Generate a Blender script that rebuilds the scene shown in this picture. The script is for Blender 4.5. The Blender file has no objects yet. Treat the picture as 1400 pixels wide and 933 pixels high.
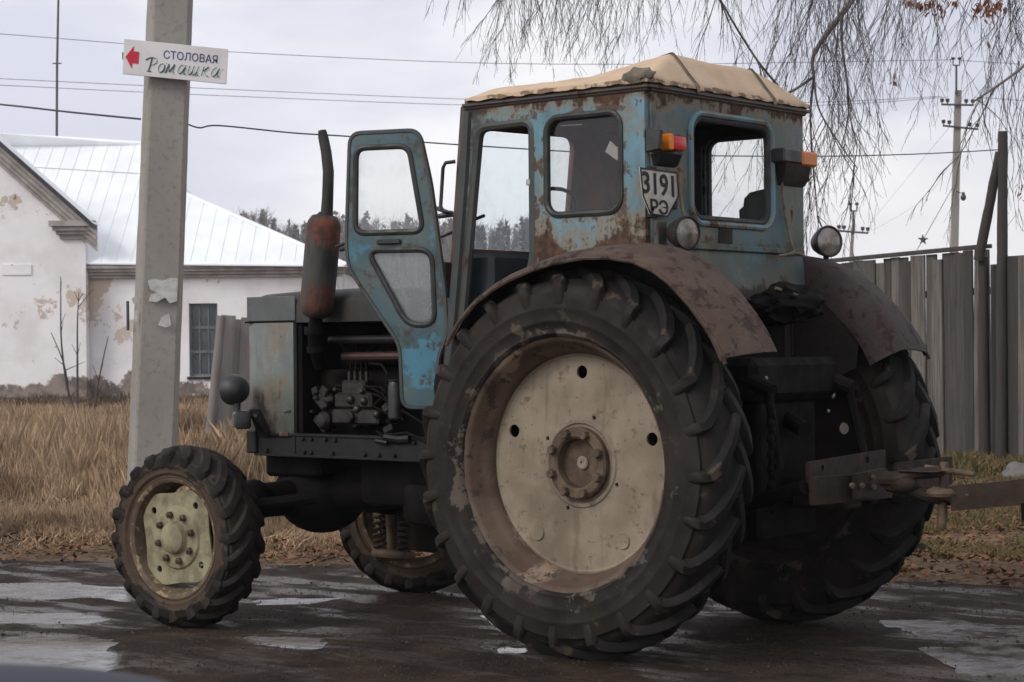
import bpy, bmesh, math, random
from mathutils import Vector, Matrix, noise as mnoise
random.seed(7)
R_ = math.radians
PI = math.pi
scene = bpy.context.scene
COL = scene.collection

# ------------------------------------------------------------------ camera frame (measured from the photograph)
CF, CAMX, CAMY, CAMZ, YAW, PITCH, ROLL = 2695.9, 4.7119, -6.8559, 1.2109, -.6898, .0019, -.0089
CAM = Vector((CAMX, CAMY, CAMZ))
FW = Vector((math.sin(YAW)*math.cos(PITCH), math.cos(YAW)*math.cos(PITCH), math.sin(PITCH)))
_r = Vector((math.cos(YAW), -math.sin(YAW), 0)); _u = _r.cross(FW)
RT = _r*math.cos(ROLL)+_u*math.sin(ROLL); UP = _u*math.cos(ROLL)-_r*math.sin(ROLL)
HR = _r.copy(); HF = Vector((math.sin(YAW), math.cos(YAW), 0))
def ray(u, v): return FW+RT*((u-700)/CF)-UP*((v-466.5)/CF)
def at(u, v, d): return CAM+ray(u, v)*d                    # point of the place seen at photo pixel (u,v), d metres away
def on(u, v, ax, val):
    d = ray(u, v); return CAM+d*((val-CAM[ax])/d[ax])
def sd(s, d, z=0): 
    p = CAM+HR*s+HF*d; p.z = z; return p

# ------------------------------------------------------------------ materials
def lin(c): return c/12.92 if c <= .04045 else ((c+.055)/1.055)**2.4
class NT:
    def __init__(s, name, rough=.6, metal=0., spec=.5):
        s.m = bpy.data.materials.new(name); s.m.use_nodes = True; s.t = s.m.node_tree; s.t.nodes.clear()
        s.out = s.t.nodes.new('ShaderNodeOutputMaterial'); s.b = s.t.nodes.new('ShaderNodeBsdfPrincipled')
        s.t.links.new(s.b.outputs[0], s.out.inputs[0])
        s.set('Roughness', rough); s.set('Metallic', metal); s.set('Specular IOR Level', spec)
        s.tc = s.t.nodes.new('ShaderNodeTexCoord').outputs['Object']
    def L(s, inp, v):
        if isinstance(v, bpy.types.NodeSocket): s.t.links.new(v, inp)
        elif isinstance(v, (tuple, list)):
            inp.default_value = (*v, 1) if len(v) == 3 and inp.type == 'RGBA' else v
        else: inp.default_value = v
    def set(s, k, v): s.L(s.b.inputs[k], v)
    def N(s, t): return s.t.nodes.new('ShaderNode'+t)
    def scaled(s, sc):
        n = s.N('Mapping'); s.L(n.inputs[0], s.tc); n.inputs['Scale'].default_value = sc; return n.outputs[0]
    def noise(s, scale, detail=4, rough=.55, vec=None, dist=0.):
        n = s.N('TexNoise'); s.L(n.inputs['Vector'], vec or s.tc); n.inputs['Scale'].default_value = scale
        n.inputs['Detail'].default_value = detail; n.inputs['Roughness'].default_value = rough; n.inputs['Distortion'].default_value = dist
        return n.outputs['Fac']
    def vor(s, scale, vec=None, out='Distance'):
        n = s.N('TexVoronoi'); s.L(n.inputs['Vector'], vec or s.tc); n.inputs['Scale'].default_value = scale; return n.outputs[out]
    def ramp(s, f, a, b, lo=0., hi=1.):
        n = s.N('MapRange'); n.interpolation_type = 'SMOOTHSTEP'; s.L(n.inputs[0], f)
        for i, x in enumerate((a, b, lo, hi)): n.inputs[i+1].default_value = x
        return n.outputs[0]
    def math(s, op, a, b=0.):
        n = s.N('Math'); n.operation = op; s.L(n.inputs[0], a); s.L(n.inputs[1], b); return n.outputs[0]
    def mix(s, f, a, b):
        n = s.N('Mix'); n.data_type = 'RGBA'; s.L(n.inputs[0], f); s.L(n.inputs[6], a); s.L(n.inputs[7], b); return n.outputs[2]
    def xyz(s):
        n = s.N('SeparateXYZ'); s.L(n.inputs[0], s.tc); return n.outputs
    def bump(s, h, st=.3, dist=.01):
        n = s.N('Bump'); s.L(n.inputs['Height'], h); n.inputs['Strength'].default_value = st; n.inputs['Distance'].default_value = dist
        s.set('Normal', n.outputs[0])
    def color(s, c): s.set('Base Color', c)

def rusty(name, base, alt, rust, rust2=(.035, .018, .012), amt=.5, streak=.5, scale=6., rough=.55, zlow=None, zhigh=None, bumpst=.25, grime=.5, darkx=None, darkz=None, rects=(), ax=0):
    n = NT(name, rough)
    c = n.mix(n.ramp(n.noise(scale*.6, 5, .6), .38, .66), base, alt)
    gr = n.ramp(n.noise(scale*1.3, 6, .65, n.scaled((1, 1, .35))), .45, .75, 0, grime)
    c = n.mix(gr, c, (.05, .045, .04))
    big = n.noise(scale, 8, .68)
    st = n.noise(scale*3, 5, .6, n.scaled((1.6, 1.6, .18)))
    f = n.math('ADD', n.math('MULTIPLY', big, 1-streak*.5), n.math('MULTIPLY', st, streak*.5))
    z = n.xyz()[2]
    if zlow: f = n.math('ADD', f, n.ramp(z, zlow[0], zlow[1], .17, 0))
    if zhigh: f = n.math('ADD', f, n.ramp(z, zhigh[0], zhigh[1], 0, .15))
    th = .74-.3*amt
    m = n.ramp(f, th, th+.07)
    rc = n.mix(n.ramp(n.noise(scale*5, 4), .35, .65), rust, rust2)
    # a halo of rust-stained paint round each rust patch
    halo = tuple(.5*a+.5*b for a, b in zip((.27, .215, .13), rust)) if sum(base) > .25 else tuple(.55*a+.45*b for a, b in zip(alt, rust))
    c = n.mix(n.ramp(f, th-.1, th+.02, 0, .75), c, halo)
    c = n.mix(m, c, rc)
    sp = n.ramp(n.noise(scale*14, 3, .6), .66, .72, 0, .7)
    c = n.mix(sp, c, rust2)
    for (cx, hx_, cz, hz_) in rects:                  # rust creeping out of the seams round the openings
        X_ = n.xyz(); dd = n.math('MAXIMUM', n.math('SUBTRACT', n.math('ABSOLUTE', n.math('SUBTRACT', X_[ax], cx)), hx_), n.math('SUBTRACT', n.math('ABSOLUTE', n.math('SUBTRACT', X_[2], cz)), hz_))
        e = n.math('ADD', n.ramp(n.math('ABSOLUTE', dd), 0, .05, .14, 0), n.math('ADD', n.noise(14, 6, .7), n.math('MULTIPLY', n.noise(3, 3), .35)))
        c = n.mix(n.ramp(e, .80, .87, 0, .9), c, n.mix(n.noise(30, 4), rust, rust2))
    if darkx: c = n.mix(n.math('MULTIPLY', n.ramp(n.xyz()[0], *darkx), n.ramp(n.noise(9, 6, .65), .36, .5, .35, .92)), c, (.028, .030, .029))   # soot-black paint on the front pillar
    if darkz: c = n.mix(n.math('MULTIPLY', n.ramp(z, *darkz), n.ramp(n.noise(7, 6, .65), .36, .56, .4, .85)), c, (.042, .050, .038))             # oil-splashed apron
    n.color(c); n.set('Roughness', n.ramp(m, 0, 1, rough, .9))
    n.bump(n.math('ADD', n.noise(scale*6, 5), n.math('MULTIPLY', m, .6)), bumpst, .006)
    return n.m
M = {}
def simple(name, a, b=None, scale=8, rough=.6, metal=0, spec=.5, bump=.15, bscale=None, det=5, key=None, stretch=(1, 1, 1)):
    n = NT(name, rough, metal, spec); b = b or tuple(x*.6 for x in a)
    v = n.scaled(stretch)
    n.color(n.mix(n.ramp(n.noise(scale, det, .62, v), .35, .65), a, b))
    n.set('Roughness', n.ramp(n.noise(scale*1.7, 4), .3, .7, max(.03, rough-.12), min(1, rough+.12)))
    if bump: n.bump(n.noise(bscale or scale*5, 5, .6, v), bump, .006)
    M[key or name] = n.m; return n.m
M['cab_paint'] = rusty('faded_blue_paint', (.11, .225, .28), (.145, .20, .19), (.085, .042, .021), amt=.50, zlow=(1.58, 1.82), zhigh=(2.13, 2.21), scale=6.5, grime=.55, darkx=(-.56, -.64), rects=((-.08, .20, 1.93, .21), (-.31, .03, 2.0, .24), (-.49, .15, 1.85, .28)))
M['cab_rear_paint'] = rusty('shaded_grimy_blue_paint', (.062, .135, .16), (.085, .118, .098), (.07, .036, .02), amt=.48, zlow=(1.38, 1.62), zhigh=(2.08, 2.2), scale=6, grime=.9, darkz=(1.70, 1.52), rects=((.008, .305, 1.917, .222), (0, .57, 1.6, .015)), ax=1)  # grimier cab paint, its base darkened to hold the rear side's shade
M['pillar_paint'] = rusty('dark_worn_paint', (.024, .036, .040), (.052, .058, .052), (.050, .026, .016), amt=.6, scale=7, grime=.8)
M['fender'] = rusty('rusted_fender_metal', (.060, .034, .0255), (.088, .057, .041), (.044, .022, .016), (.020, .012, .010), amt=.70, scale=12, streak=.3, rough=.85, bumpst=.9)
M['fender_shaded'] = rusty('shaded_rusted_fender_metal', (.026, .017, .0175), (.041, .029, .026), (.034, .014, .012), (.014, .0085, .008), amt=.7, scale=13, streak=.2, rough=.8, bumpst=.6)  # darker copy of the fender metal, far side's shade put into the colour
M['splash_panel'] = rusty('oily_rusted_panel', (.012, .010, .009), (.020, .016, .014), (.030, .014, .011), (.012, .008, .007), amt=.6, scale=8, streak=.2, rough=.85, bumpst=.5)
M['hood'] = rusty('grey_green_paint', (.075, .088, .085), (.13, .145, .13), (.075, .04, .028), amt=.45, scale=5, grime=.8, zlow=(.75, 1.05))
M['hood_dark'] = rusty('sooty_hood_paint', (.011, .0105, .010), (.022, .021, .019), (.03, .019, .014), amt=.4, scale=5, grime=.6)
M['muffler'] = rusty('burnt_exhaust_metal', (.02, .02, .02), (.04, .035, .03), (.20, .050, .018), (.085, .024, .013), amt=.72, scale=5.5, streak=.5, rough=.75, grime=.2)
n = NT('heat_scaled_exhaust', .8); z = n.xyz()[2]     # scale has burnt off in two bands
bands = n.math('ADD', n.math('MULTIPLY', n.ramp(z, 1.62, 1.68), n.ramp(z, 1.82, 1.76)), n.ramp(z, 1.52, 1.46))
f = n.math('ADD', n.noise(9, 7, .68, n.scaled((1, 1, .45))), n.math('MULTIPLY', bands, .13))
c = n.mix(n.ramp(n.noise(12, 5, .6, n.scaled((1, 1, .3))), .4, .65), (.018, .018, .017), (.055, .055, .048))
c = n.mix(n.ramp(f, .53, .68), c, n.mix(n.ramp(n.noise(18, 6, .65), .4, .62), (.135, .038, .019), (.06, .022, .014))); n.color(c); n.bump(n.noise(40, 6), .4, .005); M['muffler'] = n.m
M['gutter'] = rusty('rusted_gutter_metal', (.06, .045, .04), (.09, .07, .05), (.05, .025, .017), amt=.6, scale=8, grime=.6)
simple('black_grease', (.003, .0027, .0024), (.0075, .006, .005), 7, .75, 0, .13, .4)
simple('frame_metal', (.0075, .0082, .0085), (.013, .0115, .010), 9, .5, 0, .3, .25)
simple('dark_hub', (.028, .021, .016), (.014, .011, .009), 7, .8, 0, .3, .4)  # dark finish for the far wheels' discs and the far rear rim
simple('stack_soot', (.022, .022, .022), (.04, .035, .031), 9, .7, 0, .3, .3)
simple('engine_metal', (.030, .027, .024), (.009, .0075, .006), 14, .45, .3, .5, .3)
simple('hitch_rust', (.036, .019, .0125), (.012, .0085, .007), 9, .75, .1, .4, .5)
simple('axle_beige', (.24, .20, .15), (.16, .13, .1), 20, .7)
simple('bright_steel', (.45, .43, .40), (.25, .22, .2), 20, .35, .8)
simple('rubber_seal', (.013, .014, .014), (.03, .03, .028), 12, .6)
simple('black_plastic', (.012, .013, .014), (.03, .03, .03), 9, .45)
simple('lining_dark', (.018, .015, .014), (.03, .022, .019), 6, .85)
simple('dash_paint', (.018, .036, .046), (.03, .035, .034), 6, .6)
simple('lining', (.062, .048, .043), (.19, .082, .058), 5, .8)
n = NT('tan_canvas', .9, 0, .15); z = n.xyz()[2]
c = n.mix(n.ramp(n.noise(4, 6, .62), .36, .66), (.56, .425, .30), (.46, .335, .23))
c = n.mix(n.ramp(n.math('ADD', n.noise(11, 6, .68), n.ramp(z, 2.256, 2.240, 0, .16)), .64, .72, 0, .8), c, (.12, .07, .045))   # rust bleeding into the hem
c = n.mix(n.ramp(n.noise(7, 4, .5), .70, .73), c, (.05, .035, .03)); n.color(c); n.bump(n.math('ADD', n.noise(60, 4), n.math('MULTIPLY', n.noise(7, 4), 2)), .3, .006); M['canvas'] = n.m
simple('strap', (.10, .085, .07), (.2, .16, .12), 14, .8)
simple('amber_lens', (.62, .19, .012), (.5, .13, .01), 10, .3, 0, .5, .05)
simple('red_lens', (.55, .015, .012), (.42, .01, .01), 10, .25, 0, .5, .05)
simple('lamp_glass', (.26, .24, .21), (.12, .105, .09), 22, .2, .3, .7, .1)
simple('plate_white', (.52, .50, .45), (.36, .33, .27), 16, .5, 0, .4, .1)
simple('plate_black', (.012, .012, .012), (.02, .02, .02), 10, .6, 0, .3, 0)
simple('cable_tan', (.20, .15, .09), (.1, .08, .05), 14, .7)
simple('cream_hub', (.28, .255, .155), (.15, .128, .075), 11, .6, 0, .4, .3)
simple('dark_hole', (.006, .006, .006), (.004, .004, .004), 5, .9, 0, .1, 0)
simple('grey_cloth', (.10, .12, .10), (.07, .08, .07), 9, .9)
simple('paper', (.50, .49, .47), (.36, .35, .33), 18, .85, 0, .2, .1)
simple('red_pipe', (.05, .017, .013), (.025, .012, .010), 9, .5)
# blue door with a large bare patch low down
n = NT('door_paint', .5)
c = n.mix(n.ramp(n.noise(7, 6, .65), .4, .62), (.038, .085, .10), (.065, .092, .088)); c = n.mix(n.ramp(n.noise(4.5, 7, .70), .47, .60, 0, .85), c, (.024, .021, .018))
z = n.xyz()[2]
pf = n.math('ADD', n.noise(5.0, 6, .62), n.math('ADD', n.ramp(z, 1.32, 1.14, -.20, .065), n.ramp(z, .98, 1.04, -.4, 0)))
pf2 = n.math('ADD', n.noise(6.0, 6, .62), n.math('MULTIPLY', n.math('MULTIPLY', n.ramp(z, 1.5, 1.58), n.ramp(z, 1.74, 1.66)), .07))
m = n.math('MAXIMUM', n.ramp(pf, .49, .57), n.ramp(pf2, .6, .68, 0, .8))
c = n.mix(m, c, n.mix(n.noise(20, 4), (.035, .135, .205), (.055, .19, .26)))
c = n.mix(n.ramp(n.noise(9, 7, .7), .54, .61), c, n.mix(n.noise(25, 3), (.060, .032, .022), (.03, .02, .016)))
n.color(c); n.bump(n.noise(30, 5), .25, .004); M['door'] = n.m
# radiator shell: pale grey-blue scraped sheet
M['shell'] = rusty('scraped_grey_paint', (.13, .155, .15), (.19, .205, .19), (.08, .04, .026), amt=.52, scale=4.5, grime=.85, zlow=(.7, 1.1), darkz=(1.12, .86))
# tyre rubber with dried mud on the sidewall near the rim
def tyre_mat(name, r0, r1, mudc, amt, y0):
    n = NT(name, .75, 0, .2)
    x = n.xyz()
    rr = n.math('SQRT', n.math('ADD', n.math('MULTIPLY', x[0], x[0]), n.math('MULTIPLY', x[2], x[2])))
    c = n.mix(n.ramp(n.noise(5, 6, .65), .35, .7), (.0095, .008, .0072), (.023, .0178, .0142))
    f = n.math('ADD', n.noise(7, 7, .66), n.ramp(rr, r0, r1, amt, -.16))
    c = n.mix(n.ramp(f, .56, .60, 0, .85), c, n.mix(n.noise(30, 3), mudc, tuple(q*.55 for q in mudc)))
    c = n.mix(n.ramp(n.noise(3, 5, .6), .42, .7, 0, .6), c, (.034, .026, .021)); c = n.mix(n.ramp(rr, r1*1.02, r1*1.10, 0, .7), c, (.0105, .0105, .011)); c = n.mix(n.ramp(n.noise(17, 7, .72), .60, .70, 0, .45), c, (.05, .037, .028))
    ay = n.math('ABSOLUTE', x[1]); shm = n.math('ADD', n.noise(12, 6, .68), n.math('MULTIPLY', n.ramp(ay, r1*.135, r1*.20), n.ramp(rr, r1*1.02, r1*1.12, 0, .16)))
    c = n.mix(n.ramp(shm, .61, .70, 0, .6), c, (.085, .063, .044))     # dried mud on the lug ends
    n.color(c); n.set('Roughness', n.ramp(n.noise(9, 4), .3, .7, .55, .9)); n.bump(n.math('ADD', n.noise(26, 6, .65), n.math('MULTIPLY', n.noise(8, 5, .65), .8)), .4, .007); return n.m
M['tyre_rear'] = tyre_mat('worn_rubber', .50, .66, (.12, .095, .075), .05, 0)
M['tyre_front'] = tyre_mat('muddy_rubber', .27, .40, (.095, .062, .040), .22, 0)
n = NT('rusty_rim', .75); c = n.mix(n.ramp(n.noise(5, 6, .65), .4, .62), (.070, .040, .026), (.105, .070, .046))
c = n.mix(n.ramp(n.noise(3, 4, .6, n.scaled((1, 1, 1))), .55, .6), c, (.21, .155, .108)); c = n.mix(n.ramp(n.noise(12, 6, .65), .55, .62), c, (.04, .026, .02))
n.color(c); n.bump(n.noise(30, 5), .3, .004); M['rim'] = n.m
n = NT('front_rim_rust', .8); c = n.mix(n.ramp(n.noise(12, 6, .65), .4, .62), (.085, .052, .032), (.12, .085, .05))
c = n.mix(n.ramp(n.noise(25, 5), .58, .64), c, (.25, .19, .10)); n.color(c); n.bump(n.noise(40, 5), .4, .004); M['rim_front'] = n.m
n = NT('chalky_cream_paint', .7); c = n.mix(n.ramp(n.noise(4, 7, .65), .35, .68), (.255, .208, .148), (.16, .123, .086))
c = n.mix(n.ramp(n.noise(2.2, 6, .7), .52, .70, 0, .6), c, (.12, .092, .062)); c = n.mix(n.ramp(n.noise(13, 7, .7), .57, .66, 0, .8), c, (.11, .068, .042)); c = n.mix(n.ramp(n.noise(45, 4), .66, .7, 0, .8), c, (.09, .06, .045))
c = n.mix(n.ramp(n.noise(7, 6, .68, n.scaled((2.2, 1, .28))), .56, .72, 0, .6), c, (.10, .068, .045)); xx = n.xyz(); rr = n.math('SQRT', n.math('ADD', n.math('MULTIPLY', xx[0], xx[0]), n.math('MULTIPLY', xx[2], xx[2])))
c = n.mix(n.ramp(n.math('ADD', rr, n.math('MULTIPLY', n.noise(9, 6, .65), .20)), .29, .20, 0, .8), c, (.105, .068, .045))
n.color(c); n.bump(n.noise(22, 6), .2, .004); M['disc'] = n.m
simple('hub_rust', (.12, .082, .052), (.06, .038, .026), 16, .75, 0, .4, .4)
# glass
def glass(name, tint, dirt, amount, lo=.46, hi=.7):
    n = NT(name, .05); n.color(tint); t = n.t
    tr = n.N('BsdfTransparent'); tr.inputs[0].default_value = (*tint, 1)
    gl = n.N('BsdfGlossy'); gl.inputs['Roughness'].default_value = .06
    df = n.N('BsdfDiffuse'); df.inputs[0].default_value = (*dirt, 1)
    trl = n.N('BsdfTranslucent'); trl.inputs[0].default_value = (*dirt, 1)
    lw_ = n.N('LayerWeight'); lw_.inputs[0].default_value = .5; fr = n.ramp(lw_.outputs['Facing'], .55, 1., .05, .45)
    m1 = n.N('MixShader'); t.links.new(fr, m1.inputs[0]); t.links.new(tr.outputs[0], m1.inputs[1]); t.links.new(gl.outputs[0], m1.inputs[2])
    m2 = n.N('MixShader'); m2.inputs[0].default_value = .5; t.links.new(df.outputs[0], m2.inputs[1]); t.links.new(trl.outputs[0], m2.inputs[2])
    m3 = n.N('MixShader'); f = n.ramp(n.math('ADD', n.math('MULTIPLY', n.noise(7, 6, .65), .6), n.math('MULTIPLY', n.noise(16, 4, .6, n.scaled((1, 1, .25))), .4)), lo, hi, amount*.5, amount)
    t.links.new(f, m3.inputs[0]); t.links.new(m1.outputs[0], m3.inputs[1]); t.links.new(m2.outputs[0], m3.inputs[2])
    t.links.new(m3.outputs[0], n.out.inputs[0]); M[name] = n.m
glass('dusty_glass', (.93, .95, .96), (.42, .43, .43), .26)
glass('misted_glass', (.80, .87, .88), (.52, .57, .55), .62)
glass('windscreen_glass', (.90, .97, 1.), (.40, .47, .50), .20)
glass('smoky_glass', (.86, .86, .85), (.26, .22, .19), .16)
# setting
def plaster():
    n = NT('flaking_whitewash', .9, 0, .2)
    c = n.mix(n.ramp(n.noise(.9, 6, .65), .38, .68), (.82, .80, .805), (.70, .675, .675))
    dv_ = n.N('VectorMath'); dv_.operation = 'DISTANCE'; n.L(dv_.inputs[0], n.tc); dv_.inputs[1].default_value = tuple(at(135, 415, 47.9)); near = n.ramp(dv_.outputs['Value'], .3, 1.9, .10, 0)
    pe = n.ramp(n.math('ADD', n.noise(.75, 8, .68), near), .612, .63); c = n.mix(pe, c, n.mix(n.noise(2.5, 5), (.56, .44, .34), (.52, .47, .435)))
    z = n.xyz()[2]
    lowm = n.ramp(n.math('ADD', n.noise(1.1, 7, .68), n.ramp(z, .15, .8, .2, -.1)), .56, .62)
    c = n.mix(lowm, c, n.mix(n.ramp(n.noise(3, 4), .4, .6), (.27, .22, .19), (.14, .12, .11)))
    c = n.mix(n.ramp(n.noise(3, 6, .7), .67, .7), c, (.12, .10, .09))
    n.color(c); n.bump(n.math('ADD', n.noise(6, 6), pe), .4, .02); M['plaster'] = n.m
plaster()
simple('cornice_grey', (.40, .37, .35), (.28, .255, .24), 3, .9, 0, .2, .2)
simple('roof_edge', (.02, .022, .03), (.04, .04, .045), 3, .7)
n = NT('galvanised_sheet', .5, .0, .5); v = n.scaled((1, 1, 1)); c = n.mix(n.ramp(n.noise(1.2, 5), .35, .65), (.88, .91, .925), (.80, .835, .855)); n.color(c); n.bump(n.noise(2, 4), .1, .01); M['roof'] = n.m
simple('plinth', (.17, .145, .125), (.09, .08, .07), 2, .95, 0, .2, .3)
simple('window_grey', (.12, .15, .155), (.08, .09, .095), 4, .7)
simple('window_dark', (.035, .045, .05), (.07, .08, .085), 1.5, .25, 0, .5, 0)
def woodm(name, a, b, dark, sc=3):
    n = NT(name, .85, 0, .25); v = n.scaled((9, 9, .5))
    c = n.mix(n.ramp(n.noise(sc, 6, .6, v), .35, .65), a, b)
    rnd = n.N('NewGeometry').outputs['Random Per Island']
    c = n.mix(n.ramp(rnd, .1, .95, 0, .85), c, dark)
    c = n.mix(n.ramp(n.noise(sc*2.2, 6, .7, n.scaled((3, 3, .7))), .62, .7, 0, .8), c, tuple(q*.45 for q in dark))
    n.color(c); n.bump(n.noise(sc*3, 5, .6, v), .4, .01); M[name] = n.m
woodm('weathered_wood', (.165, .148, .132), (.085, .076, .068), (.036, .031, .028))
woodm('pale_planks', (.40, .375, .35), (.26, .24, .225), (.15, .135, .125))
woodm('dark_post_wood', (.058, .052, .050), (.10, .088, .08), (.04, .034, .032))
n = NT('cast_concrete', .85, 0, .3); c = n.mix(n.ramp(n.noise(1.6, 7, .62, n.scaled((1, 1, .5))), .35, .68), (.30, .275, .245), (.235, .216, .195))
c = n.mix(n.ramp(n.noise(26, 5, .65), .5, .72, 0, .5), c, (.13, .12, .11)); c = n.mix(n.ramp(n.noise(3.2, 6, .7), .64, .68, 0, .8), c, (.10, .09, .085))
n.color(c); n.bump(n.noise(40, 6), .25, .006); M['concrete'] = n.m
simple('sign_white', (.66, .63, .62), (.58, .55, .54), 5, .5, 0, .4, 0)
simple('sign_blue', (.035, .05, .22), None, 5, .5, 0, .3, 0)
simple('sign_green', (.015, .10, .085), None, 5, .5, 0, .3, 0)
simple('sign_red', (.50, .02, .045), (.42, .02, .04), 5, .5, 0, .3, 0)
simple('wire', (.085, .088, .10), (.06, .06, .068), 3, .6, 0, .3, 0)
simple('insulator', (.03, .03, .03), (.05, .045, .04), 5, .3)
n = NT('birch_bark', .85); c = n.mix(n.ramp(n.noise(3, 6, .7, n.scaled((1, 1, 3))), .52, .6), (.32, .29, .26), (.03, .027, .025)); n.color(c); n.bump(n.noise(12, 5), .5, .01); M['birch_bark'] = n.m
simple('limb_bark', (.17, .145, .125), (.075, .06, .055), 6, .85)
simple('twig', (.085, .070, .070), (.045, .037, .037), 6, .8, 0, .3, 0)
simple('dry_leaf', (.20, .085, .045), (.13, .055, .035), 5, .8, 0, .2, .1)
simple('fallen_leaf', (.22, .115, .062), (.10, .052, .032), 1.7, .85, 0, .2, .1)
n = NT('dry_grass_blade', .8, 0, .2); rnd = n.N('NewGeometry').outputs['Random Per Island']
c = n.mix(rnd, (.50, .36, .225), (.24, .165, .105)); c = n.mix(n.ramp(n.noise(.55, 5, .6), .46, .64, 0, .85), c, (.085, .056, .038)); c = n.mix(n.ramp(n.noise(.9, 4, .6, n.scaled((1, 1, .2))), .56, .72, 0, .7), c, (.50, .40, .28)); n.color(c); M['dry_grass'] = n.m
simple('dead_weed', (.10, .072, .05), (.06, .045, .032), 2, .9, 0, .1, 0)
simple('road_grit', (.075, .055, .042), (.03, .024, .02), 3, .8, 0, .3, 0)
n = NT('turf_blade', .8, 0, .2); rnd = n.N('NewGeometry').outputs['Random Per Island']
c = n.mix(rnd, (.19, .135, .065), (.085, .078, .030)); n.color(c); M['turf'] = n.m
n = NT('soil', .95, 0, .2); c = n.mix(n.ramp(n.noise(1.3, 7, .68), .38, .64), (.12, .082, .054), (.18, .13, .08)); c = n.mix(n.ramp(n.noise(14, 6, .7), .5, .66, 0, .8), c, (.05, .034, .026)); n.color(c); n.bump(n.noise(10, 7, .7), .8, .03); M['soil'] = n.m
simple('stone', (.17, .155, .145), (.16, .15, .14), 6, .9, 0, .3, .4)
n = NT('hazed_needles', .9, 0, .1); rnd = n.N('NewGeometry').outputs['Random Per Island']; n.color(n.mix(rnd, (.085, .088, .084), (.125, .122, .115))); M['hazed_needles'] = n.m  # lightened, greyed colour stands in for haze over the distance
simple('bare_birch', (.21, .19, .187), (.15, .135, .133), 2, .9, 0, .1, 0)
# wet muddy road
n = NT('wet_mud_asphalt', .5, 0, .5)
# long wheel-track streaks run along the road
rot = n.N('Mapping'); n.L(rot.inputs[0], n.tc); rot.inputs['Rotation'].default_value = (0, 0, -YAW-R_(90)+R_(90)); rot.inputs['Scale'].default_value = (.45, 2.6, 1)
trk = n.noise(1.5, 6, .62, rot.outputs[0])
mud = n.noise(2.2, 7, .66)
c = n.mix(n.ramp(mud, .38, .62), (.020, .0145, .0115), (.048, .032, .022))
c = n.mix(n.ramp(n.noise(40, 5, .7), .5, .7, 0, .7), c, (.06, .045, .035)); n.color(c)
wet = n.ramp(n.math('ADD', n.math('MULTIPLY', trk, .65), n.math('MULTIPLY', mud, .35)), .45, .60)
n.set('Roughness', n.ramp(wet, 0, 1, .8, .2)); n.set('Specular IOR Level', n.ramp(wet, 0, 1, .1, .45))
n.bump(n.math('ADD', n.noise(55, 6, .7), n.math('MULTIPLY', n.noise(8, 5), 1.2)), .8, .014); M['road'] = n.m
n = NT('muddy_water', .07, 0, .5); n.color((.035, .028, .023)); n.set('IOR', 1.33); n.set('Roughness', n.ramp(n.noise(9, 5, .65), .35, .7, .06, .32)); n.bump(n.math('ADD', n.noise(30, 5, .6), n.math('MULTIPLY', n.noise(7, 4, .6), 2)), .2, .004); M['water'] = n.m
n = NT('dark_blue_lacquer', .55, .0, .25); n.color(n.mix(n.noise(8, 3), (.010, .014, .028), (.016, .020, .034))); M['car_paint'] = n.m

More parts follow.
